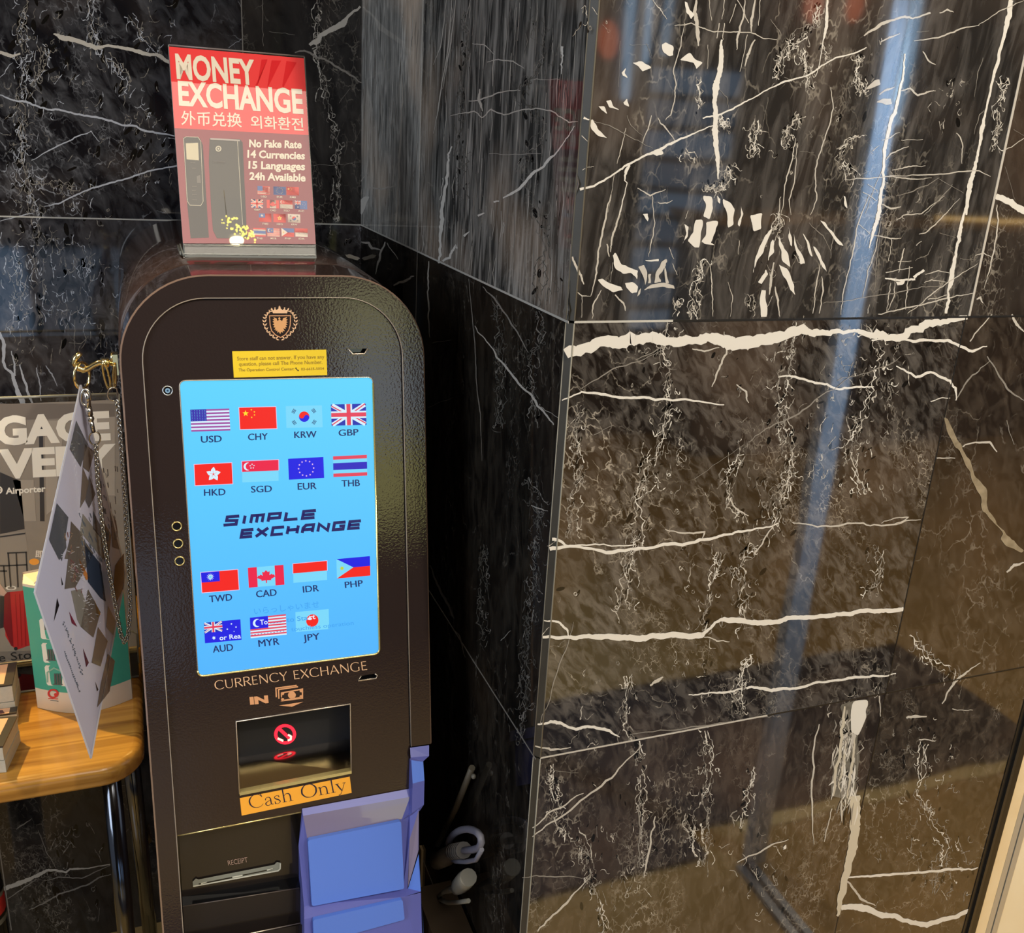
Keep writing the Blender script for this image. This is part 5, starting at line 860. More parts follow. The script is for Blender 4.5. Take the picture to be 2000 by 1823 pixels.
A.stroke([(420, 802), (640, 815)], 12, mat('poster_grey', lin(.40, .34, .30), .012), .0006); A.stroke([(622, 815), (645, 1200), (660, 1440)], 4, LN, .0006); A.ring(481, 876, 13, 22, LN, .0006); A.disc(481, 876, 8, LN, .0006)
for y in (970, 980): A.stroke([(440, y), (530, y+2)], 3, mat('poster_faint', lin(.15, .13, .11), .012), .0006)
for x, y in ((300, 1155), (302, 1215), (290, 980), (298, 1020), (300, 1185), (304, 1255)): A.stroke([(x-16, y), (x+18, y+1)], 5, mat('poster_faint', lin(.15, .13, .11), .012), .0006)
A.poly([(320, 1080), (345, 1070), (352, 1130), (322, 1130)], mat('poster_faint', lin(.1, .1, .1), .012), .0006)
RD_, BL_, WH_ = mat('poster_flag_red', lin(.72, .05, .04), .012), mat('poster_flag_blue', lin(.06, .12, .33), .012), mat('poster_flag_white', lin(.76, .62, .50), .012)
_keep = (SW, SY, SUB, SRD, SRP, SR, SND); SW, SY, SUB, SRD, SRP, SR, SND = WH_, mat('poster_flag_yellow', lin(.8, .5, .1), .012), BL_, RD_, RD_, RD_, mat('poster_ink', lin(.04, .04, .05), .012)
for code, x, y, lab in (('USD', 770, 1152, 'USD'), ('EUR', 888, 1155, 'EUR'), ('CHY', 985, 1157, 'RMB'), ('GBP', 720, 1250, 'GBP'), ('CAD', 838, 1254, 'CAD'), ('SGD', 938, 1256, 'SGD'), ('AUD', 1046, 1260, 'AUD'), ('TWD', 780, 1355, 'TWD'), ('HKS', 888, 1358, 'HKD'), ('KRW', 995, 1360, 'KRW'), ('THB', 738, 1462, 'THB'), ('MYR', 842, 1463, 'MYR'), ('PHP', 948, 1464, 'PHP'), ('IDR', 1050, 1465, 'IDR')):
    flag(A.frame((x, y), (x+92, y+4), (x+2, y+62)), code, False, WH_, RD_, BL_) if code != 'AUD' else flag(A.frame((x, y), (x+92, y+4), (x+2, y+62)), 'AUD', False, WH_, RD_, BL_)
    A.text(lab, (x+26, y+84), (x+70, y+86), 13, CREAM, .01, .0005)
SW, SY, SUB, SRD, SRP, SR, SND = _keep
ps.build('poster', sign)
ho = MB(); q = lambda x, y, h: P_SIGN.at(x, y, h)
bk = [(111, 106), (1118, 193), (1205, 1690), (232, 1700)]
ho.face([q(300+x*.2633, 60+y*.2633, -.0012) for x, y in bk], ACR); ho.face([q(300+x*.2633, 60+y*.2633, -.0036) for x, y in bk], ACR)
EDG = mat('acrylic_edge', lin(.24, .25, .235), .2)
cr = [q(300+x*.2633, 60+y*.2633, -.002) for x, y in bk]
ho.tube([cr[0], cr[1]], .0011, mat('acrylic_edge_dim', lin(.20, .16, .15), .15), 5); ho.tube([cr[1], cr[2]], .0009, EDG, 5); ho.tube([cr[0], cr[3]], .0010, EDG, 5)
A = Art(ho, P_SIGN, .0002).crop(300, 60, .2633)
for y0, y1, mm in ((1590, 1600, mat('acrylic_band', lin(.10, .10, .09), .1)), (1655, 1664, EDG), (1682, 1690, EDG)): A.stroke([(222, y0), (1203, y1)], 6, mm)
zf = ZTOP+.0015
x0_, x1_ = cr[3].x, cr[2].x; yf_ = cr[3].y
ho.box((x0_-.004, yf_-.002, ZTOP+.0004), (x1_, yf_+.075, zf), ACR); ho.box((x0_-.005, yf_+.01, zf), (x0_-.003, yf_+.075, zf+.004), EDG)
ho.tube([q(352, 477, -.02), cr[3]], .0011, EDG, 5); ho.box((x0_, yf_-.0025, ZTOP+.0004), (x1_, yf_+.0005, zf+.001), EDG)
ho.build('acrylic_holder', sign)
# ------------------------------------------------------------------ TABLE
ZT, TY0, TX1 = .715, 1.150, -.0365
OAK = bpy.data.materials.new('oak_veneer'); OAK.use_nodes = True; n_ = OAK.node_tree.nodes; l_ = OAK.node_tree.links; b_ = n_['Principled BSDF']
tc_ = n_.new('ShaderNodeTexCoord'); mp_ = n_.new('ShaderNodeMapping'); mp_.inputs['Scale'].default_value = (2.2, 60, 60); l_.new(tc_.outputs['Object'], mp_.inputs[0])
ns_ = n_.new('ShaderNodeTexNoise'); ns_.inputs['Scale'].default_value = 1.0; ns_.inputs['Detail'].default_value = 5; ns_.inputs['Distortion'].default_value = .8; l_.new(mp_.outputs[0], ns_.inputs['Vector'])
rp_ = n_.new('ShaderNodeValToRGB'); e_ = rp_.color_ramp.elements; e_[0].position = .30; e_[0].color = lin(.24, .10, .015); e_[1].position = .66; e_[1].color = lin(.55, .285, .055); l_.new(ns_.outputs['Fac'], rp_.inputs[0]); l_.new(rp_.outputs[0], b_.inputs['Base Color'])
b_.inputs['Roughness'].default_value = .24; b_.inputs['Coat Weight'].default_value = .4; b_.inputs['Coat Roughness'].default_value = .12
table = thing('side_table', (-.55, 1.40, FZ), 'oak topped side table with rounded corner beside the brown machine', 'table')
tp = MB(); TX0, TYB = -1.05, 1.668; RC = .055
def tloop(ins, z):
    o = []
    for cx_, cy_, a0 in ((TX1-RC, TY0+RC, -90), (TX1-RC, TYB-.02, 0), (TX0+RC, TYB-.02, 90), (TX0+RC, TY0+RC, 180)):
        rr = (RC if cy_ < 1.4 else .02)-ins; 
        for k in range(9):
            t = math.radians(a0+90*k/8); cxx = cx_ if cy_ < 1.4 else (TX1-.02 if cx_ > -.5 else TX0+.02); o.append(Vector((cxx+rr*math.cos(t), cy_+rr*math.sin(t), z)))
    return o
rows = [tloop(.008, ZT-.031), tloop(.003, ZT-.029), tloop(0, ZT-.024)]+[tloop(.0125*(1-math.cos(math.radians(a_))), ZT-.0125+.0125*math.sin(math.radians(a_))) for a_ in range(0, 91, 15)]
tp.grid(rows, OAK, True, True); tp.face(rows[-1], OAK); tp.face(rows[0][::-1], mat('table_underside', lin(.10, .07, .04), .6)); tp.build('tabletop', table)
DKM = mat('black_chrome', lin(.10, .11, .13), .12, 1.0)
for i, (x, y, x2, y2) in enumerate(((-.082, 1.215, -.082, 1.215), (-.060, 1.30, -.060, 1.52), (-1.0, 1.215, -1.0, 1.215), (-1.0, 1.60, -1.0, 1.60))):
    m_ = MB(); m_.tube([(x, y, ZT-.033), (x, (y+y2)/2, (ZT-.033)/2), (x2, y2, FZ+.006)], .0125, DKM, 14); m_.tube([(x2, y2, FZ), (x2, y2, FZ+.008)], .015, BLK, 12)
    if i == 1: m_.tube([(x, 1.42, .40), (x+.004, 1.42, .37)], .015, CHROME, 10); m_.tube([(x, 1.30, ZT-.033), (x, 1.60, ZT-.033)], .0125, DKM, 12)
    m_.build('leg', table)
# ------------------------------------------------------------------ LUGGAGE poster in acrylic stand on the table
YP = 1.457; P_LUG = Plane((0, YP, 0), (0, -1, 0))
lug = thing('poster_stand', (-.185, 1.47, ZT), 'acrylic stand with luggage delivery poster showing a red suitcase, behind the teal flyer box', 'poster')
XL, XR, ZB, ZP = -.335, -.0405, ZT+.004, ZT+.412
pp = MB(); A = Art(pp, P_LUG)
GB = mat('photo_lobby', lin(.20, .17, .14), .25, noise=(14, lin(.34, .29, .23))); pp.face([(XL, YP, ZB), (XR, YP, ZB), (XR, YP, ZP), (XL, YP, ZP)], GB)
GC, GD, GW = mat('photo_column', lin(.36, .31, .25), .3), mat('photo_dark', lin(.035, .033, .035), .3), mat('photo_white', lin(.84, .79, .68), .35)
A.crop(0, 640, .2523)
A.poly([(0, 590), (890, 590), (890, 690), (0, 720)], mat('photo_ceiling', lin(.17, .14, .115), .3), .0002)
A.poly([(300, 700), (330, 700), (345, 1500), (310, 1500)], GD, .0003); A.poly([(100, 1180), (260, 1180), (280, 1500), (190, 1500)], GC, .0003); A.poly([(0, 1120), (160, 1190), (190, 1560), (0, 1600)], GD, .0003); A.poly([(345, 720), (500, 720), (420, 1400), (360, 1450)], GC, .0003); A.poly([(700, 700), (890, 690), (890, 1300), (760, 1300)], GC, .0003)
A.text('GAGE', (-28, 902), (857, 858), 204, GW, .05, .0006); A.text('LUG', (-672, 934), (-60, 904), 204, GW, .05, .0006)
A.text('VERY', (-2, 1160), (905, 1115), 206, GW, .05, .0006); A.text('DELI', (-672, 1194), (-40, 1162), 206, GW, .05, .0006)
A.text('Airporter', (44, 1290), (355, 1270), 48, GW, .03, .0006); A.ring(-10, 1258, 18, 30, GW, .0006); A.stroke([(-20, 1258), (14, 1258)], 10, GW, .0008)
A.crop(0, 1000, .351)
A.poly([(0, 120), (140, 110), (190, 470), (190, 822), (0, 830)], mat('photo_floor', lin(.30, .26, .21), .3), .0002); A.poly([(-60, 780), (260, 770), (265, 818), (-60, 832)], mat('photo_pavement', lin(.20, .175, .15), .3), .0003)
SUI = mat('photo_suitcase', lin(.52, .03, .03), .3); A.poly([(25, 450), (160, 435), (172, 460), (188, 735), (95, 768), (62, 745), (30, 690)], SUI, .0004); A.poly([(25, 450), (55, 447), (75, 750), (62, 745), (20, 640)], mat('photo_suitcase_side', lin(.22, .015, .02), .3), .0006)
for k in range(4): A.stroke([(85+k*24, 460), (100+k*22, 745)], 4, mat('photo_suitcase_rib', lin(.36, .02, .02), .3), .0006)
A.disc(88, 762, 10, GD, .0008); A.ring(62, 424, 20, 30, GW, .0006, ky=.4); A.poly([(0, 400), (38, 450), (20, 470), (0, 460)], mat('photo_hand', lin(.60, .40, .30), .4), .0008)
for a_ in (((40, 230), (150, 225)), ((45, 300), (150, 295)), ((45, 230), (60, 420)), ((90, 230), (100, 420)), ((145, 225), (155, 420)), ((0, 300), (50, 300)), ((20, 300), (30, 420)), ((0, 330), (40, 330)), ((0, 140), (140, 120))): A.stroke(list(a_), 8, GD, .0006)
A.poly([(0, 470), (25, 470), (35, 640), (0, 650)], GD, .0004)
A.text('e Storage', (-5, 836), (330, 800), 46, mat('photo_ink', lin(.02, .02, .022), .4), .0, .0008)
pp.build('poster', lug)
ho = MB(); ho.box((XL-.006, YP+.001, ZT+.0005), (XR+.001, YP+.004, ZP+.010), ACR); ho.tube([(XL-.006, YP, ZP+.009), (XR+.001, YP, ZP+.009)], .0022, EDG, 6); ho.tube([(XR+.001, YP, ZP+.009), (XR+.001, YP, ZT+.002)], .0012, EDG, 5)
ho.box((XL-.006, YP-.09, ZT+.0005), (XR, YP+.001, ZT+.0025), ACR); ho.tube([(XL-.006, YP-.09, ZT+.002), (XR, YP-.09, ZT+.002)], .0016, EDG, 6)
ho.tube([(XL, YP, ZT+.002), (XR, YP, ZT+.002)], .0014, mat('acrylic_lit_edge', lin(.8, .7, .4), .1), 6)  # light caught by this edge is painted as a pale yellow tone
ho.tube([(-.0405, YP-.05, ZT+.002), (-.040, YP-.05, ZT+.052), (-.046, YP-.05, ZT+.058), (-.062, YP-.05, ZT+.058)], .0012, EDG, 6); ho.build('acrylic_holder', lug)
# ------------------------------------------------------------------ teal flyer box
box_ = thing('flyer_stand', (-.085, 1.30, ZT), 'teal folded card stand with white picture panels, standing on the oak table', 'card stand')
TEAL = mat('teal_card', lin(.055, .36, .25), .45); CRM = mat('cream_card', lin(.70, .58, .44), .5); WHC = mat('white_panel', lin(.78, .74, .62), .5)
m_ = MB(); XA, XB, HT = -.176, -.050, .196
def fy(x): t = (x-XA)/(XB-XA); return 1.325-.030*math.sin(math.pi*min(max(t*.9+.05, 0), 1))-.012*t
N = 16; XS = [XA+(XB-XA)*k/N for k in range(N+1)]
topz = lambda x: HT
for z0, z1, mm in ((0, .033, CRM), (.033, HT-.004, TEAL), (HT-.004, HT, CRM)): m_.grid([[(x, fy(x), ZT+.0004+z) for x in XS] for z in (z0, z1)], mm, True)
bkx = [XA+(XB-XA)*k/N for k in range(N, -1, -1)]; bky = lambda x: 1.335+.012*math.sin(math.pi*(x-XA)/(XB-XA))
m_.grid([[(x, bky(x), ZT+.0004+z) for x in bkx] for z in (0, HT+.010)], CRM, True)
m_.face([(XB, fy(XB), ZT+.0004), (XB, bky(XB), ZT+.0004), (XB, bky(XB), ZT+HT+.01), (XB, fy(XB), ZT+HT)], CRM); m_.face([(XA, bky(XA), ZT+.0004), (XA, fy(XA), ZT+.0004), (XA, fy(XA), ZT+HT), (XA, bky(XA), ZT+HT+.01)], CRM)
m_.face([(x, fy(x), ZT+HT) for x in XS]+[(x, bky(x), ZT+HT+.008) for x in bkx], CRM)
m_.build('card_body', box_)
class Curve:                                                  # prints that follow the bowed front
    def at(s, px, py, h=0.0):
        d = ray(px, py); k = 1.3/d.y
        for _ in range(8): x = EYE.x+d.x*k; k = (fy(min(max(x, XA), XB))-.0004-h)/d.y
        return EYE+d*k
GI = mat('icon_grey', lin(.09, .09, .085), .5); GT = mat('icon_green', lin(.25, .45, .33), .5); CVS = Curve()
def rrect(x0, y0, x1, y1, sl_, m, h): A.poly([(x0+8, y0), (x1, y0+6), (x1+sl_, y1-8), (x1+sl_-8, y1), (x0+sl_+8, y1-6), (x0+sl_, y1-14), (x0, y0+10)], m, h)
for rr_, ic in (((218, 595, 330, 715, 10), None), ((230, 730, 345, 845, 12), (262, 765)), ((248, 855, 365, 972, 12), (300, 900))):
    cp = MB(); A = Art(cp, CVS).crop(0, 1000, .351); rrect(*rr_, WHC, .0002)
    if ic:
        for k in range(3): A.poly([(ic[0]+k*14, ic[1]), (ic[0]+k*14+10, ic[1]+1), (ic[0]+k*14+13, ic[1]+58), (ic[0]+k*14+3, ic[1]+57)], GI, .0004)
        A.stroke([(ic[0]-4, ic[1]+60), (ic[0]+48, ic[1]+62)], 6, GI, .0005)
        if ic[1] > 800: A.stroke([(264, 950), (262, 895), (300, 870), (345, 890)], 8, GT, .0004)
    else: A.poly([(245, 610), (275, 612), (278, 660), (248, 658)], GI, .0004)
    cp.build('picture_panel', box_)
cp = MB(); A = Art(cp, CVS).crop(0, 1000, .351)
hp = MB(); A = Art(hp, CVS).crop(0, 1000, .351); A.disc(190, 278, 28, mat('orange_spot', lin(.80, .30, .03), .5), .0004, 18); A.text('即', (196, 250), (240, 252), 30, CRM, .02, .0004); A.text('日', (232, 250), (262, 252), 28, CRM, .02, .0004); hp.build('heading_print', box_); hp = MB(); A = Art(hp, CVS).crop(0, 1000, .351); A.stroke([(190, 400), (205, 385), (215, 420)], 8, CRM, .0004); hp.build('side_lettering', box_)
cp = MB(); A = Art(cp, CVS).crop(0, 1000, .351); RDQ = mat('red_ring_print', lin(.62, .04, .035), .5); A.ring(295, 1012, 20, 31, RDQ, .0004, ky=.85); A.disc(309, 1018, 9, RDQ, .0005); A.stroke([(268, 1040), (322, 1042)], 5, RDQ, .0004); A.stroke([(280, 1050), (325, 1055)], 3, GI, .0004)
cp.build('red_logo', box_)
# ------------------------------------------------------------------ leaflet stacks
PAPER = mat('paper_edges', lin(.62, .58, .48), .7, noise=(220, lin(.50, .46, .37))); DKP = mat('leaflet_dark', lin(.045, .036, .032), .35); PKP = mat('leaflet_pink', lin(.72, .42, .28), .4); LPP = mat('leaflet_light', lin(.80, .74, .58), .4)
def stack(name, h, A0, B0, wid, label, z0=0.0, layers=2):     # A0 -> B0: pixels of the right edge of the top, front to back
    r = thing(name, (0, 0, 0), label, 'leaflets'); pl = Plane((0, 0, ZT+z0+h), (0, 0, 1)); a_, b2 = pl.at(*A0), pl.at(*B0); d = (b2-a_); d.z = 0; n = Vector((-d.y, d.x, 0)).normalized()*wid
    r.location = ((a_.x+b2.x+n.x)/2, (a_.y+b2.y+n.y)/2, ZT+z0)
    P = [a_, b2, b2+n, a_+n]; lo = ZT+z0+.0005; m_ = MB()
    for k in range(layers):
        z0_, z1 = lo+(h-.002)*k/layers, lo+(h-.002)*(k+1)/layers-.0012; o = n.normalized()*(.0008*(k % 2))
        for i in range(4):
            j = (i+1) % 4; m_.face([Vector((P[i].x, P[i].y, z0_))+o, Vector((P[j].x, P[j].y, z0_))+o, Vector((P[j].x, P[j].y, z1))+o, Vector((P[i].x, P[i].y, z1))+o], PAPER)
        m_.face([Vector((p.x, p.y, z1))+o for p in P], PAPER)
    m_.face([Vector((p.x, p.y, lo)) for p in P[::-1]], PAPER); m_.build('paper_block', r)
    t = MB(); zz = ZT+z0+h; Q = lambda u, v, e=0: a_+d*v+n*u+Vector((0, 0, e))
    t.face([Q(0, 0), Q(0, 1), Q(1, 1), Q(1, 0)], DKP); t.grid([[Q(0, 0, -.0022), Q(0, 1, -.0022), Q(1, 1, -.0022), Q(1, 0, -.0022), Q(0, 0, -.0022)], [Q(0, 0), Q(0, 1), Q(1, 1), Q(1, 0), Q(0, 0)]], DKP, False)
    t.face([Q(.10, .06, .0002), Q(.10, .94, .0002), Q(.34, .94, .0002), Q(.34, .06, .0002)], PKP); t.face([Q(.16, .10, .0004), Q(.2, .7, .0004), Q(.27, .7, .0004), Q(.24, .10, .0004)], mat('leaflet_plum', lin(.10, .035, .05), .4))
    t.face([Q(.34, .04, .0003), Q(.34, .96, .0003), Q(.37, .96, .0003), Q(.37, .04, .0003)], LPP); t.face([Q(.40, .1, .0003), Q(.40, .9, .0003), Q(.9, .9, .0003), Q(.9, .1, .0003)], mat('leaflet_yellow', lin(.78, .72, .25), .4))
    t.build('top_leaflet', r); return r
stack('leaflet_stack', .040, (5.5, 1458), (34, 1399), .10, 'front stack of leaflets with white paper edges, nearest the oak table edge')
stack('leaflet_stack', .052, (24, 1337), (33, 1293), .11, 'taller leaflet stack behind the front one, beside the teal card stand')
stack('leaflet_stack', .016, (32, 1392), (34, 1380), .09, 'low dark leaflet pile wedged between the two taller stacks', layers=1)
# ------------------------------------------------------------------ laminated sheet hanging from the hook
YR = YH; T3 = Plane((0, YR-.004, 0), (0, -1, 0)).at(160, 752)
HN = Vector((1.65, -.5, 0)).normalized(); P_SH = Plane(T3, (-HN if HN.y > 0 else HN))
sh = thing('laminated_sheet', T3, 'white laminated sheet with rotated photos, hung by one corner from the brass hook', 'laminated sheet')
m_ = MB(); A = Art(m_, P_SH); LAM = mat('laminate_lavender', lin(.50, .52, .71), .10, coat=.6); LAME = mat('laminate_margin', lin(.62, .65, .78), .08)
corners = [(158, 752), (68, 1158), (178, 1482), (246, 1120)]
cc = [P_SH.at(*c_) for c_ in corners]; bn = P_SH.n*-.0012
m_.face(cc, LAM); m_.face([p+bn for p in cc][::-1], LAM); m_.grid([[p+bn for p in cc+cc[:1]], cc+cc[:1]], LAME, False)
for a_, b_ in ((0, 1), (1, 2), (2, 3), (3, 0)): A.crop(0, 0, 1); A.stroke([corners[a_], corners[b_]], 3.0, LAME, .0004)
G1, G2, G3, G4 = mat('sheet_slate', lin(.085, .095, .12), .1, coat=.6), mat('sheet_grey', lin(.22, .22, .22), .1, coat=.6), mat('sheet_black', lin(.012, .012, .016), .1, coat=.6), mat('sheet_taupe', lin(.13, .115, .11), .1, coat=.6)
A.crop(0, 640, .2523)
for pts, mm in (([(590, 720), (680, 905), (625, 1080), (540, 940)], G1), ([(655, 900), (730, 960), (690, 1120), (640, 1080)], G4), ([(440, 1360), (530, 1470), (480, 1810), (380, 1640)], G1), ([(640, 1080), (690, 1200), (660, 1330), (620, 1400)], G4), ([(690, 1140), (740, 1290), (690, 1400), (660, 1340)], G1), ([(640, 1440), (780, 1620), (800, 1800), (620, 1580)], G2), ([(550, 1500), (640, 1600), (640, 1800), (500, 1790), (540, 1640)], G4), ([(720, 1420), (770, 1520), (790, 1640), (720, 1560)], G1), ([(850, 1400), (900, 1500), (930, 1720), (870, 1700)], G1)): A.poly(pts, mm, .0003)
A.crop(0, 1000, .351)
for pts, mm in (([(400, 60), (520, 230), (470, 330), (420, 420), (360, 430), (380, 260)], G4), ([(470, 180), (560, 290), (590, 500), (560, 480), (490, 390)], mat('sheet_navy', lin(.03, .045, .085), .1)), ([(640, 300), (690, 230), (690, 420), (650, 500), (630, 420)], G3), ([(490, 430), (560, 560), (520, 700), (450, 640)], G4), ([(545, 640), (600, 720), (560, 860), (510, 840)], G4), ([(600, 790), (640, 830), (610, 1000), (540, 1090), (560, 960)], G4), ([(440, 260), (500, 370), (480, 380), (450, 320)], mat('sheet_orange', lin(.45, .18, .05), .2)), ([(525, 490), (560, 570), (540, 590)], mat('sheet_amber', lin(.50, .25, .05), .2)), ([(385, 555), (430, 640), (400, 620)], mat('sheet_wine', lin(.14, .02, .05), .2)), ([(462, 760), (495, 840), (480, 865)], mat('sheet_plum', lin(.07, .02, .045), .2)), ([(530, 945), (548, 990), (540, 1000)], G3), ([(318, 480), (330, 520), (300, 610)], G3), ([(340, 360), (352, 405), (345, 410)], G3)): A.poly(pts, mm, .0004)
TX_ = mat('sheet_text', lin(.10, .13, .19), .2)
A.poly([(560, 20), (620, 130), (600, 300), (540, 200)], G4, .00028); A.poly([(395, 440), (450, 430), (500, 560), (450, 640), (430, 600)], G2, .00028); A.poly([(300, 90), (360, 60), (370, 200), (330, 270), (275, 160)], G1, .00028); A.poly([(600, 520), (650, 620), (640, 700), (590, 640)], G2, .00028)
for k in range(26):
    t = k/26; x, y = 355+t*110, 610+t*300; A.stroke([(x+R_.gauss(0, 4), y), (x+R_.gauss(2, 4), y+9)], R_.uniform(3, 7), TX_, .0005)
    if k < 20: x, y = 360+t*110, 775+t*300; A.stroke([(x, y), (x+R_.gauss(2, 3), y+8)], R_.uniform(4, 9), TX_, .0005)
for k in range(40): x, y = R_.uniform(440, 600), R_.uniform(0, 260); A.stroke([(x, y), (x+9, y+26)], R_.uniform(2, 5), TX_, .0005)
for k in range(34): A.crop(0, 640, .2523); x, y = 760+R_.uniform(0, 150), 1050+R_.uniform(0, 600); A.stroke([(x, y), (x+6, y+R_.uniform(20, 60))], R_.uniform(3, 8), TX_, .0005)
for k in range(60): A.crop(0, 1000, .351); t = R_.random(); x, y = 380+t*150+R_.gauss(0, 20), 240+t*360+R_.gauss(0, 30); A.stroke([(x, y), (x+R_.uniform(6, 22), y+R_.gauss(0, 6))], 2.2, LAME, .0006)
for k in range(30): A.crop(0, 1000, .351); t = R_.random(); x, y = 370+t*60+R_.gauss(0, 10), 60+t*380; A.stroke([(x, y), (x+R_.gauss(0, 10), y+R_.uniform(8, 30))], 4, R_.choice([mat('sheet_rose', lin(.20, .09, .10), .2), mat('sheet_tan', lin(.28, .20, .15), .2)]), .0006)
m_.build('sheet', sh)
rg = MB(); c0 = p(160, 748, -.002)
rg.tube([p(160+15*math.sin(2*math.pi*k/20), 734-26*math.cos(2*math.pi*k/20), .011*math.sin(2*math.pi*k/20)) for k in range(20)], .0017, BRASS, 8, True); rg.build('binder_ring', sh)
# ------------------------------------------------------------------ steel chain looped between two rings
chn = thing('steel_chain', p(200, 800, -.01), 'slim steel curb chain looping in front of the laminated sheet', 'chain')
m_ = MB(); YC = -.016
path = [(187, 870), (190, 930), (196, 990), (203, 1050), (212, 1110), (221, 1160), (229, 1205), (236, 1240), (243, 1256), (250, 1240), (254, 1190), (252, 1120), (248, 1050), (244, 980), (240, 920), (235, 850), (231, 800), (228, 778)]
pts = []
for a_, b_ in zip(path, path[1:]):
    l = math.hypot(b_[0]-a_[0], b_[1]-a_[1]); nn = max(1, round(l/6.2))
    for k in range(nn): pts.append((a_[0]+(b_[0]-a_[0])*k/nn, a_[1]+(b_[1]-a_[1])*k/nn))
xmin = lambda v: Vector((min(v.x, -.0300), v.y, v.z))
W3 = [xmin(p(x, y, YC)) for x, y in pts]
for k in range(len(W3)-1):
    a_, b_ = W3[k], W3[k+1]; t = (b_-a_).normalized(); s_ = t.cross(Vector((0, 1, 0))).normalized(); o_ = Vector((0, 1, 0)); w_ = (s_*.8+o_*.6 if k % 2 else s_*.8-o_*.6).normalized(); c_ = (a_+b_)/2
    m_.tube([c_+t*.0031*math.cos(2*math.pi*i/10)+w_*.0022*math.sin(2*math.pi*i/10) for i in range(10)], .00078, CHROME, 5, True)
m_.build('links', chn)
for nm, cx_, cy_, rx, ry, tilt in (('split_ring', 185, 856, 11, 13, 0), ('split_ring', 222, 770, 12, 13, 0), ('hanging_ring', 208, 735, 5, 26, 12), ('hanging_ring', 224, 735, 2.5, 22, 0)):
    r_ = MB(); r_.tube([xmin(p(cx_+rx*math.cos(2*math.pi*k/18)+tilt*(math.sin(2*math.pi*k/18))*.5, cy_+ry*math.sin(2*math.pi*k/18), YC+.006+.003*math.sin(2*math.pi*k/18))) for k in range(18)], .0009 if nm[0] == 's' else .0013, CHROME if nm[0] == 's' else BRASS, 7, True); r_.build(nm, chn)
r_ = MB(); r_.tube([p(166, 764, YC), p(171, 778, YC), p(172, 795, YC)], .0030, CHROME, 8); r_.tube([p(167+9*math.sin(2*math.pi*k/14), 776-16*math.cos(2*math.pi*k/14), YC) for k in range(14)], .0014, CHROME, 7, True); r_.tube([p(172, 795, YC), p(175, 812, YC)], .0036, CHROME, 8); r_.ball(p(176, 818, YC), .0042, CHROME); r_.tube([p(176, 820, YC), p(183, 845, YC)], [.003, .0022], CHROME, 8); r_.build('swivel_clasp', chn)
# ------------------------------------------------------------------ cables in the dark gap
PG = Plane((.338, 0, 0), (-1, 0, 0)); g = lambda x, y, dx=0: Plane((.338+dx, 0, 0), (-1, 0, 0)).at(x, y)
GCB = mat('dimmed_grey_cable', lin(.13, .13, .16), .5); WCB = mat('dimmed_white_plastic', lin(.15, .14, .11), .45)  # plug, cord and rod colours darkened to carry the gap's shade
c1 = thing('power_plug', g(890, 1660), 'grey power plug with looped cord, in the dark gap right of the machine', 'plug')
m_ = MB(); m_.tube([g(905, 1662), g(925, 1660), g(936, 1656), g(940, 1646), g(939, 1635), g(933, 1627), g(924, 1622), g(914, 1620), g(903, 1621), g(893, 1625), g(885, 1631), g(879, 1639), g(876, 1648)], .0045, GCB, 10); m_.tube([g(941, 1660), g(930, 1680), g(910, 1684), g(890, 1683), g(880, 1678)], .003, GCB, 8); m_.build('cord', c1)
m_ = MB(); m_.tube([g(855, 1682), g(872, 1674), g(884, 1664), g(900, 1660)], [.012, .0125, .010, .0085], mat('dimmed_grey_plug', lin(.10, .09, .075), .5), 12)
for k in range(6): m_.tube([g(884+k*4, 1664.5-k*.6), g(886+k*4, 1664-k*.6)], .0105, mat('dimmed_plug_rib', lin(.08, .07, .06), .5), 12)
m_.build('plug_body', c1)
c2 = thing('white_plug', g(905, 1720), 'white plug and thin white cord near the foot of the marble wall', 'plug')
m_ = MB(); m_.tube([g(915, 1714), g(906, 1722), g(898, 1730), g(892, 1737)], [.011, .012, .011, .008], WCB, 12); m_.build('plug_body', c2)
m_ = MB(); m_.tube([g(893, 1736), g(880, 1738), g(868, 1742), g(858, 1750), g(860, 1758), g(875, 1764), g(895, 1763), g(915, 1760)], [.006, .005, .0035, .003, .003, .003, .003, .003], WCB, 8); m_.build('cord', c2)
c3 = thing('cardboard_box', g(880, 1900), 'brown cardboard box on the floor in the dark gap', 'box')
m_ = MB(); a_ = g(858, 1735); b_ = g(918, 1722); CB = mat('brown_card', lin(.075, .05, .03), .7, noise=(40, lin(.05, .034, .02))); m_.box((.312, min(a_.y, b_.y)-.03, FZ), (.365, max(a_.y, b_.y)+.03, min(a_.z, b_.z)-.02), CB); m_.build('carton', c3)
c4 = thing('leaning_rod', g(870, 1690), 'thin beige rod leaning in the gap behind the machine', 'rod')
m_ = MB(); m_.tube([g(855, 1650, .018), g(890, 1580, .018), g(922, 1500, .018)], .0042, mat('dimmed_beige_rod', lin(.09, .075, .05), .5), 8); m_.build('rod', c4); m_ = MB(); m_.ball(g(925, 1517, .018), .0035, WCB, 8, 5); m_.build('rod_tip', c4)
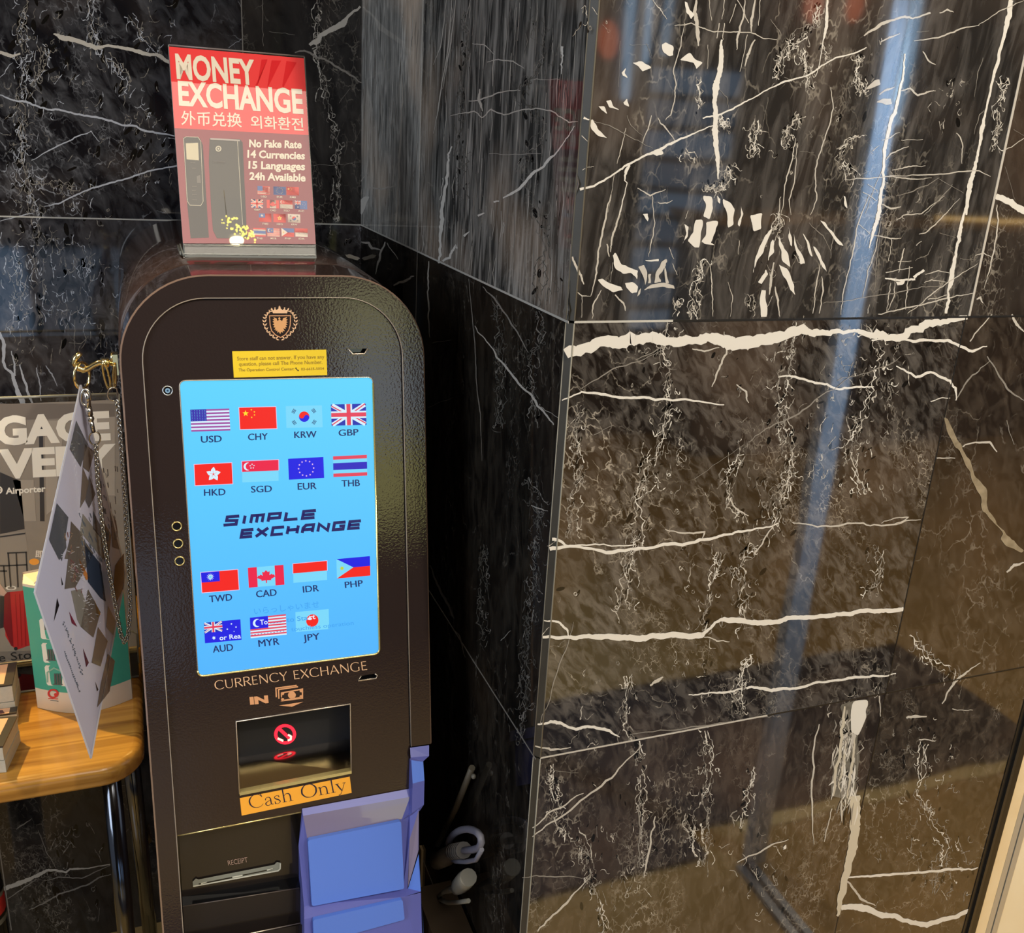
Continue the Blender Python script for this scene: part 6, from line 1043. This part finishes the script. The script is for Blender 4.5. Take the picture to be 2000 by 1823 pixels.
# ------------------------------------------------------------------ small bottle under the table
bt = thing('drink_bottle', (-.307, 1.44, FZ), 'dark drink bottle with red and white label under the table', 'bottle')
m_ = MB(); xx, yy = -.307, 1.44; zt = Plane((0, yy, 0), (0, -1, 0)).at(5, 1700).z; rb_ = .033; zl_ = Plane((0, yy-.03, 0), (0, -1, 0)).at(6, 1753).z
pr = [(0.028, FZ+.001), (rb_, FZ+.012), (rb_, zl_-.1), (rb_, zl_+.02), (.02, zl_+.075), (.013, zl_+.11), (.013, zl_+.13)]
m_.grid([[(xx+r*math.cos(2*math.pi*k/20), yy+r*math.sin(2*math.pi*k/20), z) for k in range(20)] for r, z in pr], mat('dark_bottle', lin(.012, .010, .010), .1), True, True, True); m_.build('bottle_body', bt)
m_ = MB()
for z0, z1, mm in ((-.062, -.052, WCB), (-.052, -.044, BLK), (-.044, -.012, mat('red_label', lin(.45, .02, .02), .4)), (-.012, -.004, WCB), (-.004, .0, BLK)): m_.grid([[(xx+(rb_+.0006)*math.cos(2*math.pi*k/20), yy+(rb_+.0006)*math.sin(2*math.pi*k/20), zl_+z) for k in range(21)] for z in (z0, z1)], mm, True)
m_.build('bottle_label', bt)
# ------------------------------------------------------------------ what the polished stone mirrors: post, rail, mat, lamps
post = thing('metal_post', (1.268, .117, FZ), 'tall blue-grey metal door post mirrored in the polished marble', 'post')
BPO = mat('blue_grey_metal', lin(.60, .66, .74), .35, .1)
m_ = MB(); m_.box((1.244, .103, FZ), (1.292, .130, 2.95), BPO); m_.box((1.278, .130, 1.62), (1.288, .132, 2.4), mat('painted_sky_gleam', lin(.80, .92, .95), .2)); m_.build('post_body', post)  # pale strip paints a gleam of sky on the upper post
m_ = MB(); m_.box((1.205, .132, FZ), (1.255, .79, FZ+.012), mat('steel_rail', lin(.32, .35, .40), .3, .6)); m_.box((1.225, .132, FZ+.012), (1.234, .79, FZ+.016), BLK); m_.build('floor_rail', post)
mt = thing('entrance_mat', (.9, -.25, FZ), 'dark entrance mat mirrored low in the marble', 'mat')
m_ = MB(); m_.box((-1.6, -.624, FZ+.0005), (2.36, -.009, FZ+.012), mat('mat_pile', lin(.028, .022, .024), .9, noise=(200, lin(.05, .04, .042)))); m_.box((-1.6, -.009, FZ+.0045), (1.16, .085, FZ+.010), mat('mat_pile', lin(.03, .03, .03))); m_.build('mat_surface', mt)
for nm, x, z0, z1, w_, e_ in (('tube_lamp', 2.35, 1.72, 2.5, .05, 2.2), ('tube_lamp', 2.45, 1.9, 2.5, .035, 2.6), ('tube_lamp', 2.56, 1.95, 2.5, .05, 1.4), ('tube_lamp', 4.10, 1.70, 2.5, .07, 2.6)):
    t_ = thing(nm, (x, -3.04, z0), {2.35: 'wide blue tube lamp, first of the row reflected beside the pillar corner', 2.45: 'narrow cyan tube lamp, second of the row reflected beside the pillar corner', 2.56: 'dim cyan tube lamp, third of the row reflected beside the pillar corner', 4.10: 'bright cyan tube lamp reflected far right on the marble'}[x], 'lamp', 'tube lamps on the far wall')
    m_ = MB(); m_.tube([(x, -3.04, z0+.02), (x, -3.04, z1)], w_/2, emat('cyan_tube_%d' % int(e_*10), (.40, .68, 1.0), e_*1.5), 10); m_.build('tube', t_); m_ = MB(); m_.tube([(x, -3.04, z0), (x, -3.04, z0+.02)], w_/2+.004, WINF, 10); m_.build('end_cap', t_)
for x, z, lb in ((2.20, 2.0, 'orange paper lantern nearest the pillar corner in the reflection'), (3.34, 2.26, 'orange lantern reflected at the top middle of the marble'), (3.62, 2.28, 'orange lantern to the right of another, reflected at the top')):
    t_ = thing('lantern', (x, -2.95, z-.09), lb, 'lantern', 'orange lanterns on the far wall'); m_ = MB(); m_.ball((x, -2.95, z), .09, emat('lantern_paper', (1.0, .20, .08), 2.2), 12, 8, (.55, .55, 1)); m_.build('shade', t_); m_ = MB(); m_.tube([(x, -2.95, z+.085), (x, -2.95, 2.95)], .004, BLK, 6); m_.build('cord', t_)
t_ = thing('counter', (3.9, -2.8, FZ), 'long wooden counter with warm lit edge mirrored in the marble', 'counter'); m_ = MB(); m_.box((2.75, -3.05, FZ), (5.0, -2.6, 1.18), mat('counter_front', lin(.13, .11, .095), .4)); m_.build('counter_body', t_)
m_ = MB(); m_.box((2.7, -3.06, 1.18), (5.05, -2.56, 1.22), mat('counter_top', lin(.46, .26, .09), .3)); m_.build('counter_top', t_); m_ = MB(); m_.box((4.05, -2.57, 1.225), (4.70, -2.55, 1.25), emat('warm_strip', (1.0, .62, .22), 4)); m_.build('light_strip', t_)
# ceiling spotlight and gold chandelier above the entrance, mirrored in the acrylic sign
t_ = thing('ceiling_spotlight', (.356, -1.05, 2.80), 'round recessed ceiling spotlight mirrored as a bright oval in the sign', 'spotlight')
m_ = MB(); m_.tube([(.356, -1.05, 2.80), (.356, -1.05, 2.95)], .045, WINF, 18); m_.build('housing', t_); m_ = MB(); m_.tube([(.356, -1.05, 2.792), (.356, -1.05, 2.799)], .026, emat('spot_disc', (1.0, .85, .45), 70), 18); m_.build('lamp_face', t_)
t_ = thing('chandelier', (.33, -.80, 2.70), 'small gold bead chandelier mirrored as sparkles in the sign', 'chandelier')
m_ = MB()
for k in range(70):
    u_ = R_.random(); m_.ball((.295+.105*u_+R_.gauss(0, .008), -.775-.105*u_+R_.gauss(0, .014), 2.70+R_.uniform(-.02, .02)), R_.uniform(.002, .0042), emat('gold_bead', (1.0, .78, .12), 55), 6, 4)
o_ = m_.build('gold_beads', t_); o_['kind'] = 'stuff'
m_ = MB(); m_.tube([(.300, -.775, 2.70), (.300, -.775, 2.95)], .0012, BRASS, 6); m_.build('stem', t_)
